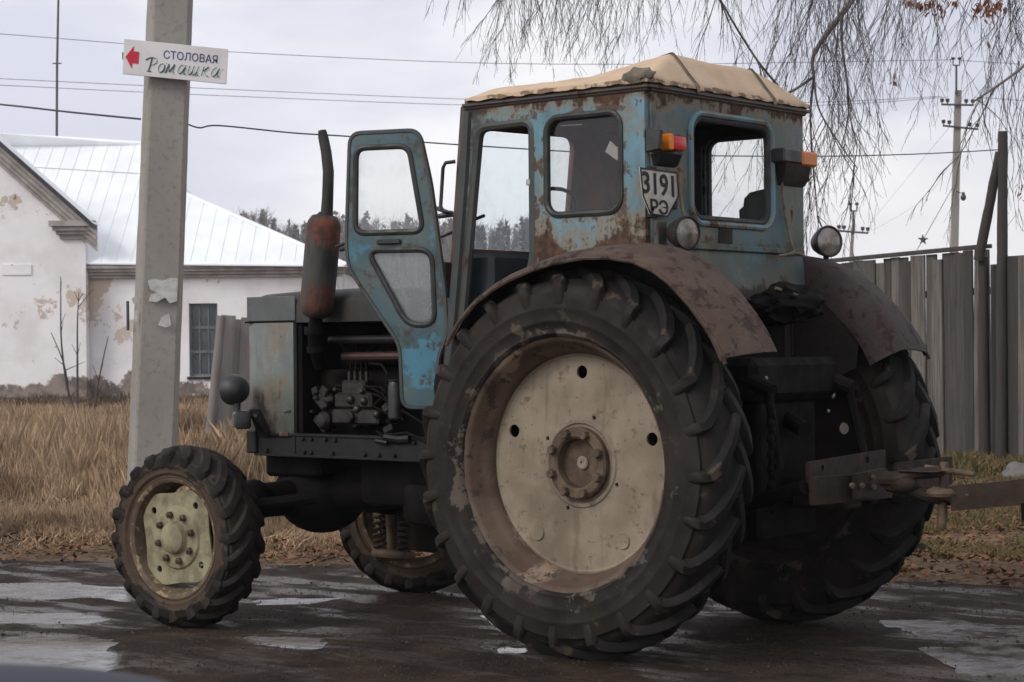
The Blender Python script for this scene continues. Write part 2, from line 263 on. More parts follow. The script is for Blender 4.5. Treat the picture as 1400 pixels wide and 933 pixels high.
# ------------------------------------------------------------------ mesh helpers
class MB:
    def __init__(s): s.v = []; s.f = []
    def add(s, vs, fs):
        o = len(s.v); s.v += [tuple(v) for v in vs]; s.f += [tuple(i+o for i in f) for f in fs]; return s
    def bm(s, bm):
        bm.verts.index_update(); return s.add([v.co.copy() for v in bm.verts], [[v.index for v in f.verts] for f in bm.faces])
    def box(s, c, size, rot=None, bev=.004, seg=1, taper=None):
        bm = bmesh.new(); bmesh.ops.create_cube(bm, size=1)
        for v in bm.verts:
            v.co = Vector((v.co.x*size[0], v.co.y*size[1], v.co.z*size[2]))
            if taper and v.co.z > 0: v.co.x *= taper; v.co.y *= taper
        if bev: bmesh.ops.bevel(bm, geom=list(bm.edges), offset=min(bev, min(size)*.45), segments=seg, affect='EDGES', profile=.5)
        m = Matrix.Translation(Vector(c)) @ (rot.to_4x4() if rot else Matrix())
        bm.transform(m); s.bm(bm); bm.free(); return s
    def bx(s, a, b, bev=.004, **k):          # from corner a to corner b
        a, b = Vector(a), Vector(b); return s.box((a+b)/2, [abs(q) for q in (b-a)], None, bev, **k)
    def tube(s, pts, r, n=8, caps=True):
        pts = [Vector(p) for p in pts]; k = len(pts); rs = r if isinstance(r, (list, tuple)) else [r]*k
        vs = []; fs = []; prev = None
        for i, p in enumerate(pts):
            t = (pts[min(i+1, k-1)]-pts[max(i-1, 0)]).normalized()
            if prev is None:
                a = Vector((0, 0, 1)) if abs(t.z) < .9 else Vector((1, 0, 0)); x = t.cross(a).normalized()
            else: x = (prev-t*prev.dot(t)).normalized()
            prev = x; y = t.cross(x)
            for j in range(n): an = 2*PI*j/n; vs.append(p+(x*math.cos(an)+y*math.sin(an))*rs[i])
        for i in range(k-1):
            for j in range(n): fs.append((i*n+j, i*n+(j+1) % n, (i+1)*n+(j+1) % n, (i+1)*n+j))
        if caps: fs.append(tuple(range(n))[::-1]); fs.append(tuple((k-1)*n+j for j in range(n)))
        return s.add(vs, fs)
    def loop(s, pts, r, n=6):                 # closed tube
        pts = [Vector(p) for p in pts]; k = len(pts); vs = []; fs = []
        c = sum(pts, Vector())/k
        nrm = sum(((pts[i]-c).cross(pts[(i+1) % k]-c) for i in range(k)), Vector()).normalized()
        for i, p in enumerate(pts):
            t = (pts[(i+1) % k]-pts[i-1]).normalized(); x = t.cross(nrm).normalized(); y = nrm
            for j in range(n): an = 2*PI*j/n; vs.append(p+(x*math.cos(an)+y*math.sin(an))*r)
        for i in range(k):
            for j in range(n): i2 = (i+1) % k; fs.append((i*n+j, i*n+(j+1) % n, i2*n+(j+1) % n, i2*n+j))
        return s.add(vs, fs)
    def lathe(s, prof, seg=64, mat=None, closed=False):   # profile (r, y) turned about the Y axis
        k = len(prof); vs = []; fs = []
        for j in range(seg):
            a = 2*PI*j/seg
            for r, y in prof: vs.append(Vector((r*math.cos(a), y, r*math.sin(a))))
        for j in range(seg):
            j2 = (j+1) % seg
            for i in range(k if closed else k-1): i2 = (i+1) % k; fs.append((j*k+i, j2*k+i, j2*k+i2, j*k+i2))
        if not closed:
            for e in (0, k-1):
                if prof[e][0] > 1e-5 and False: pass
        if mat: vs = [mat @ v for v in vs]
        return s.add(vs, fs)
    def ball(s, c, r, seg=16, sc=(1, 1, 1), rot=None):
        bm = bmesh.new(); bmesh.ops.create_uvsphere(bm, u_segments=seg, v_segments=max(6, seg//2), radius=1)
        m = Matrix.Translation(Vector(c)) @ (rot.to_4x4() if rot else Matrix()) @ Matrix.Diagonal((r*sc[0], r*sc[1], r*sc[2], 1))
        bm.transform(m); s.bm(bm); bm.free(); return s
    def prism(s, poly, d):                    # polygon (3D points) extruded along vector d
        p = [Vector(q) for q in poly]; k = len(p); d = Vector(d)
        return s.add(p+[q+d for q in p], [tuple(range(k))[::-1], tuple(range(k, 2*k))]+[(i, (i+1) % k, (i+1) % k+k, i+k) for i in range(k)])
    def plate(s, outline, holes, thick, fn, bev=0.):      # flat sheet with real openings; fn(u, v, w) -> 3D
        cu = bpy.data.curves.new('c', 'CURVE'); cu.dimensions = '2D'; cu.fill_mode = 'BOTH'; cu.extrude = thick/2; cu.bevel_depth = bev
        for loop in [outline]+list(holes):
            sp = cu.splines.new('POLY'); sp.points.add(len(loop)-1); sp.use_cyclic_u = True
            for p, q in zip(sp.points, loop): p.co = (q[0], q[1], 0, 1)
        return s._curve(cu, fn)
    def text(s, body, size, fn, shear=0., thick=.0015, align='LEFT', width=None, bold=0.):
        cu = bpy.data.curves.new('t', 'FONT'); cu.body = body; cu.size = size; cu.shear = shear; cu.extrude = thick/2; cu.align_x = align; cu.offset = bold
        return s._curve(cu, fn, width)
    def _curve(s, cu, fn, width=None):
        o = bpy.data.objects.new('tmp', cu); COL.objects.link(o); dg = bpy.context.evaluated_depsgraph_get(); dg.update()
        me = bpy.data.meshes.new_from_object(o.evaluated_get(dg))
        k = 1.
        if width:
            xs = [v.co.x for v in me.vertices]; k = width/(max(xs)-min(xs)); x0 = min(xs)
            vs = [fn((v.co.x-x0)*k, v.co.y, v.co.z) for v in me.vertices]
        else: vs = [fn(*v.co) for v in me.vertices]
        s.add(vs, [tuple(p.vertices) for p in me.polygons])
        bpy.data.objects.remove(o); bpy.data.curves.remove(cu); bpy.data.meshes.remove(me); return s
    def build(s, name, mat, parent=None, ang=35, smooth=True, jitter=0., recalc=True, weld=True, loc=None):
        me = bpy.data.meshes.new(name); vs = s.v
        if loc is not None: vs = [tuple(Vector(v)-Vector(loc)) for v in vs]
        me.from_pydata(vs, [], s.f); bm = bmesh.new(); bm.from_mesh(me)
        if weld: bmesh.ops.remove_doubles(bm, verts=bm.verts, dist=1e-5)
        if recalc: bmesh.ops.recalc_face_normals(bm, faces=bm.faces)
        if jitter:
            for v in bm.verts: v.co += Vector((random.uniform(-1, 1), random.uniform(-1, 1), random.uniform(-1, 1)))*jitter
        if smooth:
            lim = R_(ang)
            for f in bm.faces: f.smooth = True
            for e in bm.edges:
                if len(e.link_faces) == 2: e.smooth = e.calc_face_angle(0) < lim
        bm.to_mesh(me); bm.free()
        me.materials.append(mat if not isinstance(mat, str) else M[mat])
        o = bpy.data.objects.new(name, me); COL.objects.link(o)
        if loc is not None: o.location = loc
        if parent: o.parent = parent
        return o
def tag(o, label=None, cat=None, group=None, kind=None):
    if label: o['label'] = label
    if cat: o['category'] = cat
    if group: o['group'] = group
    if kind: o['kind'] = kind
    return o
def empty(name, loc=(0, 0, 0)):
    o = bpy.data.objects.new(name, None); COL.objects.link(o); o.location = loc; o.empty_display_size = .2; return o
def rrect(x0, y0, x1, y1, r, n=5):
    out = []
    for cx, cy, a0 in ((x1-r, y1-r, 0), (x0+r, y1-r, 90), (x0+r, y0+r, 180), (x1-r, y0+r, 270)):
        for i in range(n+1): a = R_(a0+90*i/n); out.append((cx+r*math.cos(a), cy+r*math.sin(a)))
    return out
def rpoly(pts, r, n=5):                       # polygon with rounded corners
    out = []; k = len(pts)
    for i in range(k):
        p = Vector(pts[i]); a = Vector(pts[i-1]); b = Vector(pts[(i+1) % k])
        da, db = (a-p), (b-p); q = min(r, da.length*.45, db.length*.45); pa = p+da.normalized()*q; pb = p+db.normalized()*q
        for j in range(n+1): t = j/n; out.append(tuple(pa*(1-t)**2+p*2*t*(1-t)+pb*t*t))
    return out
# ================================================================== THE TRACTOR
T = empty('tractor')
tag(T, 'old rusty blue tractor with open cab door parked on the wet road', 'tractor')
ID = lambda v: v

def tyre_mesh(Rt, rb, hw, th, nl, lh, lw, sweep, seg=96, wear=.12, sh=1.):
    Rc = Rt-lh; b = MB()
    prof = [(rb-.006, -.72*hw), (rb, -.84*hw), (rb+.012, -.90*hw), (rb+.02, -.885*hw), (rb+(Rc-rb)*.22, -.955*hw), (rb+(Rc-rb)*.24, -.975*hw), (rb+(Rc-rb)*.27, -.978*hw), (rb+(Rc-rb)*.29, -.97*hw), (rb+(Rc-rb)*.44, -hw), (rb+(Rc-rb)*.46, -1.010*hw), (rb+(Rc-rb)*.48, -1.010*hw), (rb+(Rc-rb)*.5, -hw), (rb+(Rc-rb)*.72, -.965*hw), (Rc-.075*sh, -.5*(hw*.97+th)-.004), (Rc-.042*sh, -th-.004), (Rc-.019*sh, -th*.75), (Rc-.004*sh, -th*.35)]
    prof = prof+[(Rc+.001, 0)]+[(r, -y) for r, y in reversed(prof)]
    b.lathe(prof, seg)
    rnd = random.Random(3)
    for side in (-1, 1):
        for i in range(nl):
            a0 = 2*PI*(i+(.5 if side > 0 else 0))/nl+rnd.uniform(-.008, .008); w0 = lw*rnd.uniform(.9, 1.1); hh = lh*rnd.uniform(1-wear, 1+wear*.3)
            #      (t along bar, y, radius of base, height factor, tilt)
            st = []
            for t in (-.12, .1, .35, .6, .82, 1.):
                y = th*t; st.append((y, sweep*(1-t)**1.15 if t < 1 else 0, Rc-.040*sh*abs(t)**2.2-.003, 1., .5*t*t, 1+.25*t))
            st += [(th+.010, -.004, Rc-.054*sh, .95, .9, 1.25), (th+(hw-th)*.55, -.010, Rc-.080*sh, .7, 1.25, 1.12), (th+(hw-th)*.85, -.014, Rc-.115*sh, .12, 1.45, .85)]
            if sweep < 0: pass
            pts = []
            for y, da, rr, hf, tl, wf in st:
                a = a0+da; rad = Vector((math.cos(a), 0, math.sin(a))); tan = Vector((-math.sin(a), 0, math.cos(a)))
                p = rad*rr+Vector((0, side*y, 0)); nn = rad*math.cos(tl)+Vector((0, side*math.sin(tl), 0)); pts.append((p, nn, tan, hf, wf))
            vs = []
            for j, (p, nn, tan, hf, wf) in enumerate(pts):
                d = pts[min(j+1, len(pts)-1)][0]-pts[max(j-1, 0)][0]; d = d.normalized(); wd = d.cross(nn).normalized()
                if wd.dot(tan) < 0: wd = -wd
                w = w0*wf; h = hh*hf
                for q in (p-wd*w*.70-nn*.012, p-wd*w*.55+nn*h*.66, p-wd*w*.36+nn*h, p+wd*w*.36+nn*h, p+wd*w*.55+nn*h*.66, p+wd*w*.70-nn*.012): vs.append(q)
            k = len(pts); fs = []
            for j in range(k-1):
                for q in range(5): fs.append((j*6+q, j*6+q+1, (j+1)*6+q+1, (j+1)*6+q))
            fs.append(tuple(range(6))); fs.append(tuple((k-1)*6+q for q in range(6)))
            b.add(vs, fs)
    return b
def circle(r, n, cx=0, cy=0, a0=0): return [(cx+r*math.cos(a0+2*PI*i/n), cy+r*math.sin(a0+2*PI*i/n)) for i in range(n)]

def roughen(b, amp):                                # worn, chipped edges and packed mud
    out = []
    for v in b.v:
        q = Vector(v); r = math.hypot(q.x, q.z); k = amp*(1 if r > .3 else 0)
        f = mnoise.noise(q*16)+.8*mnoise.noise(q*38)
        e = Vector((q.x/r, 0, q.z/r)); out.append(tuple(q+e*f*k+Vector((0, mnoise.noise(q*22+Vector((5, 0, 0)))*k, 0))))
    b.v = out; return b
# ---- rear wheel (disc facing -Y); origin at the hub
RWY, RZ = .742, .745
def rear_wheel(side, z):
    holes = [circle(.026, 20, .357*math.cos(R_(90+72*i)), .357*math.sin(R_(90+72*i))) for i in (0, 1, 4)]
    holes += [circle(.0105, 4, .19*math.cos(R_(a)), .19*math.sin(R_(a)), R_(a)) for a in (71, 152, 251, 337)]
    holes.append(circle(.096, 36))
    yd = .742-.722                              # disc plane, inboard of the flange
    dome = lambda r: -.016*max(0, 1-(r/.43)**2)
    b = MB()
    b.plate(circle(.43, 96), holes, .010, lambda u, v, w: Vector((u, yd-.0+w, v)))
    d = b.build('rear_wheel', 'disc', T); 
    # embossed ring, and the rolled lip round the plate
    if side > 0: d.data.materials[0] = M['dark_hub']
    e = MB(); e.lathe([(.152, yd-.005), (.158, yd-.011), (.172, yd-.011), (.178, yd-.005)], 72); e.build('pressed_ring', 'disc', d); e = MB(); e.lathe([(.418, yd-.005), (.424, yd-.011), (.432, yd-.009), (.436, yd-.002)], 96); e.build('rolled_edge', 'disc', d)
    for i in (2, 3):                            # two holes stopped with plugs
        a = R_(90+72*i); x, zz = .357*math.cos(a), .357*math.sin(a)
        e = MB(); e.lathe([(.034, yd-.004), (.030, yd-.012), (.02, yd-.010), (.0, yd-.014)], 20, Matrix.Translation((x, 0, zz))); e.build('hole_plug', 'disc', d)
    h = MB(); h.lathe([(.142, yd-.004), (.142, yd-.030), (.134, yd-.038), (.106, yd-.038), (.097, yd-.03), (.094, yd+.008), (.03, yd+.012), (0, yd+.012)], 48)
    for i in range(8):
        a = R_(22+45*i); c = Vector((.122*math.cos(a), yd-.05, .122*math.sin(a)))
        nu = MB(); nu.lathe([(.0185, yd-.036), (.0185, yd-.058), (.015, yd-.062), (0, yd-.062)], 6, Matrix.Translation((c.x, 0, c.z)) @ Matrix.Rotation(a, 4, 'Y')); nu.build('wheel_nut', 'hub_rust', d)
    h.build('hub', 'hub_rust', d)
    c = MB(); c.lathe([(.027, yd+.02), (.027, yd+.004), (.022, yd), (.008, yd), (.006, yd+.006), (0, yd+.006)], 24); c.build('axle_cap', 'axle_beige', d)
    r = MB(); half = [(.430, .006-.02), (.452, -.040), (.470, -.056), (.476, -.10), (.482, -.108), (.500, -.116), (.510, -.119), (.512, -.114), (.500, -.108), (.486, -.100)]
    # the barrel runs across the whole tyre; near side is the photographed lip
    prof = [(.486, -.100), (.500, -.108), (.512, -.114), (.510, -.120), (.500, -.118), (.484, -.110), (.474, -.098), (.468, -.058), (.450, -.038), (.432, -.012), (.432, .03), (.446, .05), (.466, .065), (.474, .098), (.484, .110), (.500, .118), (.510, .120), (.512, .114), (.500, .108), (.486, .100)]
    r.lathe(prof, 96); r.build('rim', 'rim' if side < 0 else 'dark_hub', d)
    t = roughen(tyre_mesh(.768, .497, .148, .118, 24, .034, .034, R_(15), seg=144), .0022).build('tyre', 'tyre_rear', d, ang=36)
    d.location = (0, side*RWY, z)
    if side > 0: d.rotation_euler = (0, 0, PI); t.rotation_euler = (0, 0, PI)
    return d
# chevrons: from behind the bars climb towards the middle of the tread
w1 = rear_wheel(-1, RZ); w1.rotation_euler = (0, R_(1.5), 0)
w2 = rear_wheel(1, .722)
# ---- front wheels
def front_wheel(side, steer):
    hwf = .112; yf = -.094
    outl = []
    for i in range(96):
        a = 2*PI*i/96; q = a-R_(4); k = (abs(math.cos(q)/.212)**4.5+abs(math.sin(q)/.212)**4.5)**(-1/4.5); k = min(.240, k)*(1-.025*max(0, math.cos(4*q))); outl.append((k*math.cos(a), k*math.sin(a)))
    holes = [circle(.0165, 16, .192*math.cos(R_(49+90*i)), .192*math.sin(R_(49+90*i))) for i in range(4)]
    yd = yf+.036
    b = MB(); b.plate(outl, holes, .010, lambda u, v, w: Vector((u, yd+w-.018*max(0, 1-((u*u+v*v)**.5/.15)**2), v)))
    d = b.build('front_wheel', 'cream_hub', T)
    if side > 0: d.data.materials[0] = M['dark_hub']
    h = MB(); h.lathe([(.15, yd-.003), (.14, yd-.014), (.12, yd-.017), (.078, yd-.019), (.074, yd-.026), (.07, yd-.045), (.055, yd-.058), (.02, yd-.063), (0, yd-.063)], 40)
    h.build('hub', 'cream_hub', d)
    for i in range(8):
        nb = MB(); a = R_(12+45*i); m = Matrix.Translation((.108*math.cos(a), 0, .108*math.sin(a)))
        nb.lathe([(.017, yd-.015), (.017, yd-.034), (.013, yd-.038), (.007, yd-.038), (.007, yd-.045), (0, yd-.045)], 6, m); nb.build('wheel_nut', 'hub_rust', d)
    r = MB(); r.lathe([(.262, -.080), (.272, -.088), (.279, -.094), (.277, -.099), (.266, -.097), (.256, -.088), (.250, -.06), (.243, -.04), (.236, -.02), (.236, .03), (.25, .05), (.256, .088), (.266, .097), (.277, .099), (.279, .094), (.262, .080)], 72)
    r.build('rim', 'rim_front', d)
    for i in range(4):                          # lugs that join the disc to the rim
        br = MB(); a = R_(49+90*i); rot = Matrix.Rotation(-a, 3, 'Y'); br.box((.232*math.cos(a), yd+.012, .232*math.sin(a)), (.03, .02, .06), rot, .004); br.build('rim_lug', 'cream_hub', d)
    t = roughen(tyre_mesh(.426, .268, hwf, .092, 20, .024, .038, R_(17), sh=.62), .0022).build('tyre', 'tyre_front', d, ang=36)
    d.location = (-2.256, side*.782, .338); d.rotation_euler = (0, R_(-3), steer)
    if side > 0: d.rotation_euler = (0, 0, PI+steer); t.rotation_euler = (0, 0, PI)
    return d
front_wheel(-1, .06); front_wheel(1, .46)

# ---- cab shell
YS = .577; XR = .222
sidefn = lambda s: (lambda u, v, w: Vector((u, s*YS+w, v)))
door_hole = rpoly([(-.632, 2.118), (-.345, 2.124), (-.345, 1.55), (-.44, 1.36), (-.565, 1.18), (-.60, 1.02), (-.772, 1.02), (-.695, 1.62)], .05)
win = rrect(-.272, 1.728, .112, 2.132, .065)
side_out = [(XR, 2.215), (-.705, 2.215), (-.765, 1.62), (-.845, 1.0), (-.45, .96), (XR, .96)]
b = MB()
b.plate(side_out, [door_hole, win], .026, sidefn(-1), .002)
cab = b.build('cab', 'cab_paint', T); far_b = MB()
rd_hole = rpoly([(-.632, 2.10), (-.345, 2.10), (-.345, 1.62), (-.69, 1.62)], .05)
far_b.plate(side_out, [win, rd_hole], .026, sidefn(1), .002)
far_b.build('side_panel', 'cab_paint', cab)
b = MB()                                          # rear wall with its open window, and the sloping apron under it
rw = rrect(-.287, 1.706, .303, 2.128, .075)
b.plate([(-.562, 1.60), (.562, 1.60), (.562, 2.215), (-.562, 2.215)], [rw], .026, lambda u, v, w: Vector((XR-.0+w, u, v)), .002)
b.plate([(-.56, 0), (.56, 0), (.56, .21), (-.56, .21)], [], .012, lambda u, v, w: Vector((XR+.004+v*.20+w, u, 1.597-v)))
b.bx((XR+.010, -.56, 1.588), (XR+.026, .56, 1.612), .004)
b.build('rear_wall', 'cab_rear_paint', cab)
b = MB()                                          # raised pressed flange round the rear window
for k, (g, y) in enumerate(((.012, .016),)):
    pts = [Vector((XR+y, u, v)) for u, v in rrect(-.287-g, 1.706-g, .303+g, 2.128+g, .08, 8)]; b.loop(pts, .0135, 8)
b.build('window_flange', 'cab_paint', cab)
b = MB(); b.loop([Vector((XR+.004, u, v)) for u, v in rrect(-.279, 1.714, .295, 2.12, .07, 8)], .015, 8); b.build('window_seal', 'rubber_seal', cab)
for s in (-1, 1):
    b = MB(); b.loop([Vector((u, s*(YS+.010), v)) for u, v in rrect(-.268, 1.732, .108, 2.128, .063, 8)], .015, 8); b.build('window_seal', 'rubber_seal', cab)
    b = MB(); b.plate(rrect(-.265, 1.735, .105, 2.125, .06), [], 0, lambda u, v, w, s=s: Vector((u, s*(YS-.004)+w, v))); b.build('side_window', 'smoky_glass' if s < 0 else 'dusty_glass', cab)
b = MB(); b.plate(rpoly([(-.625, 2.093), (-.352, 2.093), (-.352, 1.628), (-.683, 1.628)], .05), [], 0, lambda u, v, w: Vector((u, YS-.004+w, v))); b.build('side_window', 'dusty_glass', cab)
# bent metal patch over a corner of the far window
b = MB(); b.plate([(-.075, 1.742), (-.078, 1.80), (-.055, 1.815), (-.05, 1.85), (-.02, 1.875), (.05, 1.886), (.103, 1.89), (.103, 1.74)], [], .01, lambda u, v, w: Vector((u, YS-.03+w, v))); b.build('window_patch', 'grey_cloth', cab)
# door jamb: dark inner frame of the opening
b = MB(); b.loop([Vector((u, -YS-.002, v)) for u, v in door_hole], .020, 8)
b.build('door_jamb', 'pillar_paint', cab)
b = MB(); b.tube([(-.688, -YS-.010, 2.19), (-.705, -YS-.012, 1.95), (-.755, -YS-.012, 1.5), (-.822, -YS-.010, .98)], .026, 8); b.build('door_pillar', 'pillar_paint', cab)
# windscreen frame and fire wall
def wsx(z): return -.735-.10*(2.2-z)
b = MB()
wo = rpoly([(-.552, .06), (.195, .06), (.20, .585), (-.50, .57)], .06)
fnw = lambda u, v, w: Vector((wsx(1.56+v)+w, u, 1.56+v))
b.plate([(-.565, 0), (.565, 0), (.565, .655), (-.565, .655)], [wo], .024, fnw, .002)
b.plate([(-.565, 0), (.565, 0), (.565, .62), (-.565, .62)], [], .02, lambda u, v, w: Vector((wsx(1.56)+w-.05+.0*v, u, .945+v)))
b.build('windscreen_frame', 'lining', cab)
b = MB(); b.plate(rpoly([(-.545, .067), (.188, .067), (.193, .578), (-.493, .563)], .06), [], 0, fnw); b.build('windscreen', 'windscreen_glass', cab)
# lining, ceiling, floor, dashboard
b = MB()
b.plate([(XR-.02, 2.20), (-.33, 2.20), (-.33, 1.0), (XR-.02, 1.0)], [rrect(-.265, 1.735, .105, 2.125, .06)], .01, lambda u, v, w: Vector((u, YS-.05+w, v)))
b.bx((-.72, -.55, 2.175), (XR-.02, .55, 2.19), .002); b.bx((-.80, -.55, .98), (XR-.02, .55, 1.0), .002)
b.bx((XR-.05, -.54, 1.0), (XR-.03, .54, 1.68), .004)
b.build('cab_lining', 'lining_dark', cab)
b = MB(); b.bx((-.79, -.50, 1.02), (-.64, .50, 1.60), .02); b.bx((-.645, -.49, 1.44), (-.632, .49, 1.455), .003); b.build('dashboard', 'dash_paint', cab)
b = MB(); b.bx((-.32, -.2, 1.38), (.05, .26, 1.5), .04, seg=2); b.box((.06, .03, 1.56), (.10, .44, .24), Matrix.Rotation(R_(8), 3, 'Y'), .04, 2); b.bx((-.2, -.05, 1.0), (0, .1, 1.38), .01); b.build('seat', 'black_plastic', cab)
st = MB(); m = Matrix.Translation((-.50, .05, 1.60)) @ Matrix.Rotation(R_(28), 4, 'Y')
ring = [m @ Vector((.185*math.cos(2*PI*i/28), .185*math.sin(2*PI*i/28), 0)) for i in range(28)]; st.loop(ring, .012, 8)
for i in range(3): a = R_(90+120*i); st.tube([m @ Vector((0, 0, -.02)), m @ Vector((.185*math.cos(a), .185*math.sin(a), 0))], .008, 6)
st.tube([m @ Vector((0, 0, .01)), (-.66, .05, 1.5)], .02, 8); st.build('steering_wheel', 'black_plastic', cab)
b = MB(); b.tube([on(742, 262, 0, -.66), on(755, 258, 0, -.66), on(768, 259, 0, -.66), on(781, 264, 0, -.66)], .009, 8); b.tube([on(781, 264, 0, -.66), on(786, 275, 0, -.68), on(788, 300, 0, -.70)], .009, 8); b.build('cowl_rim', 'black_plastic', cab)  # arched tube for the rim of the dashboard cowl
b = MB(); b.plate([(0, .01), (.058, -.028), (.078, .0), (.074, .03), (.052, .026), (.046, .036), (.024, .052)], [], .002, lambda u, v, w: Vector((.012+u, -YS+.012+w, 1.965+v))); b.build('paper_scrap', 'paper', cab)
b = MB(); b.tube([(-.22, -YS+.02, 2.098), (-.11, -YS+.02, 2.094)], .003, 6); b.build('window_sticker', 'paper', cab)
b = MB(); b.bx((-.372, -YS-.02, 1.862), (-.345, -YS-.012, 1.886), .002); b.build('door_catch', 'bright_steel', cab)
b = MB(); b.tube([(-.752, -YS-.02, 1.985), (-.785, -YS-.045, 1.98), (-.80, -YS-.045, 1.96), (-.815, -YS-.045, 1.80), (-.80, -YS-.045, 1.775), (-.77, -YS-.02, 1.77)], .008, 8); b.build('grab_handle', 'black_plastic', cab)
b = MB(); b.tube([at(598, 285, 8.6), at(640, 302, 8.36)], .010, 6); b.tube([at(600, 325, 8.6), at(632, 312, 8.4)], .008, 6); b.tube([at(600, 296, 8.65), at(622, 293, 8.5)], .012, 6); b.build('door_stay', 'black_plastic', cab)
b = MB(); b.tube([at(642, 303, 8.36), at(662, 295, 8.4)], .008, 6); b.build('wiper_arm', 'black_plastic', cab)
# rust runs hanging from the gutter beside the door pillar
# ---- roof
b = MB()
z0, z1 = 2.196, 2.246
for (p, q) in (((-.700, -.600), (.240, -.578)), ((-.700, .578), (.240, .600)), ((.224, -.577), (.246, .577)), ((-.71, -.577), (-.69, .577))): b.bx((*p, z0), (*q, z1), .006)
b.bx((-.705, -.61, z0+.012), (.25, -.598, z0+.026), .003); b.bx((-.705, .598, z0+.012), (.25, .61, z0+.026), .003); b.bx((.244, -.6, z0+.012), (.256, .6, z0+.026), .003)
b.build('roof_gutter', 'gutter', cab)
def smin(vals, k):
    m = min(vals); return m-k*math.log(sum(math.exp(-(v-m)/k) for v in vals))
def roofz(x, y):                                   # faceted cover: low in front, raised rear part sloping down to a hem on three sides
    sag = .008*math.exp(-((y-.02)/.2)**2)*max(0, min(1, (x+.1)/.2))
    pl = [2.378-sag, 2.238+1.36*(.258-x), 2.242+(y+.618)*.44, 2.242+(.606-y)*.43, 2.290+max(0, x+.11)*.37, 2.242+(x+.672)*.6]
    return smin(pl, .0045)+.003+.0035*mnoise.noise(Vector((x*9, y*9, 1)))+.002*mnoise.noise(Vector((x*25, y*25, 4)))
nx, ny = 60, 72; b = MB(); vs = []; fs = []
X0, X1, Y0, Y1 = -.672, .258, -.618, .606
for i in range(nx+1):
    for j in range(ny+1):
        x = X0+(X1-X0)*i/nx; y = Y0+(Y1-Y0)*j/ny; vs.append((x, y, roofz(x, y)))
for i in range(nx):
    for j in range(ny): fs.append((i*(ny+1)+j, (i+1)*(ny+1)+j, (i+1)*(ny+1)+j+1, i*(ny+1)+j+1))
edge = [i*(ny+1) for i in range(nx+1)]+[nx*(ny+1)+j for j in range(1, ny+1)]+[i*(ny+1)+ny for i in range(nx-1, -1, -1)]+[j for j in range(ny-1, 0, -1)]
o = len(vs); k = len(edge)
for q, e in enumerate(edge):
    x, y, z = vs[e]; vs.append((x*1.004, y*1.004, 2.228+.0025*math.sin(q*.9)+.003*mnoise.noise(Vector((q*.35, 0, 0)))))
for q in range(k): fs.append((edge[q], edge[(q+1) % k], o+(q+1) % k, o+q))
b.add(vs, fs); roof = b.build('roof_canvas', 'canvas', cab, ang=50)
def strapline(pts, w=.018):
    for p, q in zip(pts[:-1], pts[1:]):
        p = Vector(p); q = Vector(q); d = (q-p).normalized(); sdv = Vector((0, 1, 0)); up = Vector((.5, 0, .8)).normalized()
        b.prism([p-sdv*w/2, q-sdv*w/2, q+sdv*w/2, p+sdv*w/2], up*.004)
for y0, y1 in ((-.300, -.275), (.285, .30)):
    b = MB(); strapline([(.10, y0, roofz(.10, y0)+.002), (.155, y0, roofz(.155, y0)+.004), (.185, y0*.8+y1*.2, roofz(.185, y0)+.003), (.22, (y0+y1)/2, roofz(.22, y0)+.003), (.262, y1, 2.240), (.266, y1, 2.216)]); b.build('strap', 'strap', roof)
b = MB()                                          # torn, turned-back flap of the canvas showing the dark underside
c0 = on(870, 104, 1, -.615)
bm = bmesh.new(); bmesh.ops.create_uvsphere(bm, u_segments=16, v_segments=10, radius=1)
for v in bm.verts: v.co = Vector((v.co.x*.075, v.co.y*.03, v.co.z*.032))*(1+.35*mnoise.noise(v.co*2.2))
bm.transform(Matrix.Translation(c0+Vector((.0, .012, .0)))); b.bm(bm); bm.free()
b.build('torn_flap', 'strap', roof)
# ---- rear lamps, plate, cables
LY = lambda u: on(u, 200, 0, XR+.085).y
def rear_lamp(side):
    s = side
    o = MB(); o.prism([(XR+.013, s*.60, 2.052), (XR+.013, s*.60, 1.96), (XR+.07, s*.60, 1.967), (XR+.08, s*.60, 2.038)], (0, -s*.022, 0)) if s < 0 else None
    if s < 0: o.bx((XR+.013, -.575, 1.958), (XR+.02, on(936, 195, 0, XR+.03).y, 2.04), .003); o.prism([(XR+.013, -.57, 1.95), (XR+.06, -.56, 1.955), (XR+.03, -.545, 1.915), (XR+.013, -.55, 1.905)], (0, .14, 0))
    else: o.prism([(XR+.013, .33, 1.98), (XR+.078, .33, 1.975), (XR+.055, .35, 1.91), (XR+.013, .36, 1.88)], (0, .20, 0)); o.bx((XR+.013, .30, 1.972), (XR+.088, LY(1097)-.002, 2.034), .008)
    lamp = o.build('rear_lamp', 'black_plastic', T)
    a = MB()
    if s < 0:
        a.bx((XR+.02, on(901, 195, 0, XR+.02).y, 1.966), (XR+.075, on(921, 195, 0, XR+.07).y, 2.032), .006); a.build('turn_signal_lens', 'amber_lens', lamp)
        r = MB(); r.bx((XR+.022, on(921, 195, 0, XR+.07).y+.002, 1.968), (XR+.07, on(940, 195, 0, XR+.07).y, 2.028), .012, seg=2); r.build('tail_light_lens', 'red_lens', lamp)
    else:
        a.bx((XR+.025, LY(1097), 1.967), (XR+.09, LY(1117), 2.03), .008); a.build('turn_signal_lens', 'amber_lens', lamp)
    return lamp
rear_lamp(-1); rear_lamp(1)
XP = XR+.040
PC = [on(u, v, 0, XP) for u, v in ((874, 229), (926, 236), (928, 268), (912, 297), (888, 293), (878, 268))]
py = [(p.y, p.z) for p in PC]
b = MB(); b.plate(py, [], .004, lambda u, v, w: Vector((XP+w, u, v))); plate_o = b.build('license_plate', 'plate_white', T)
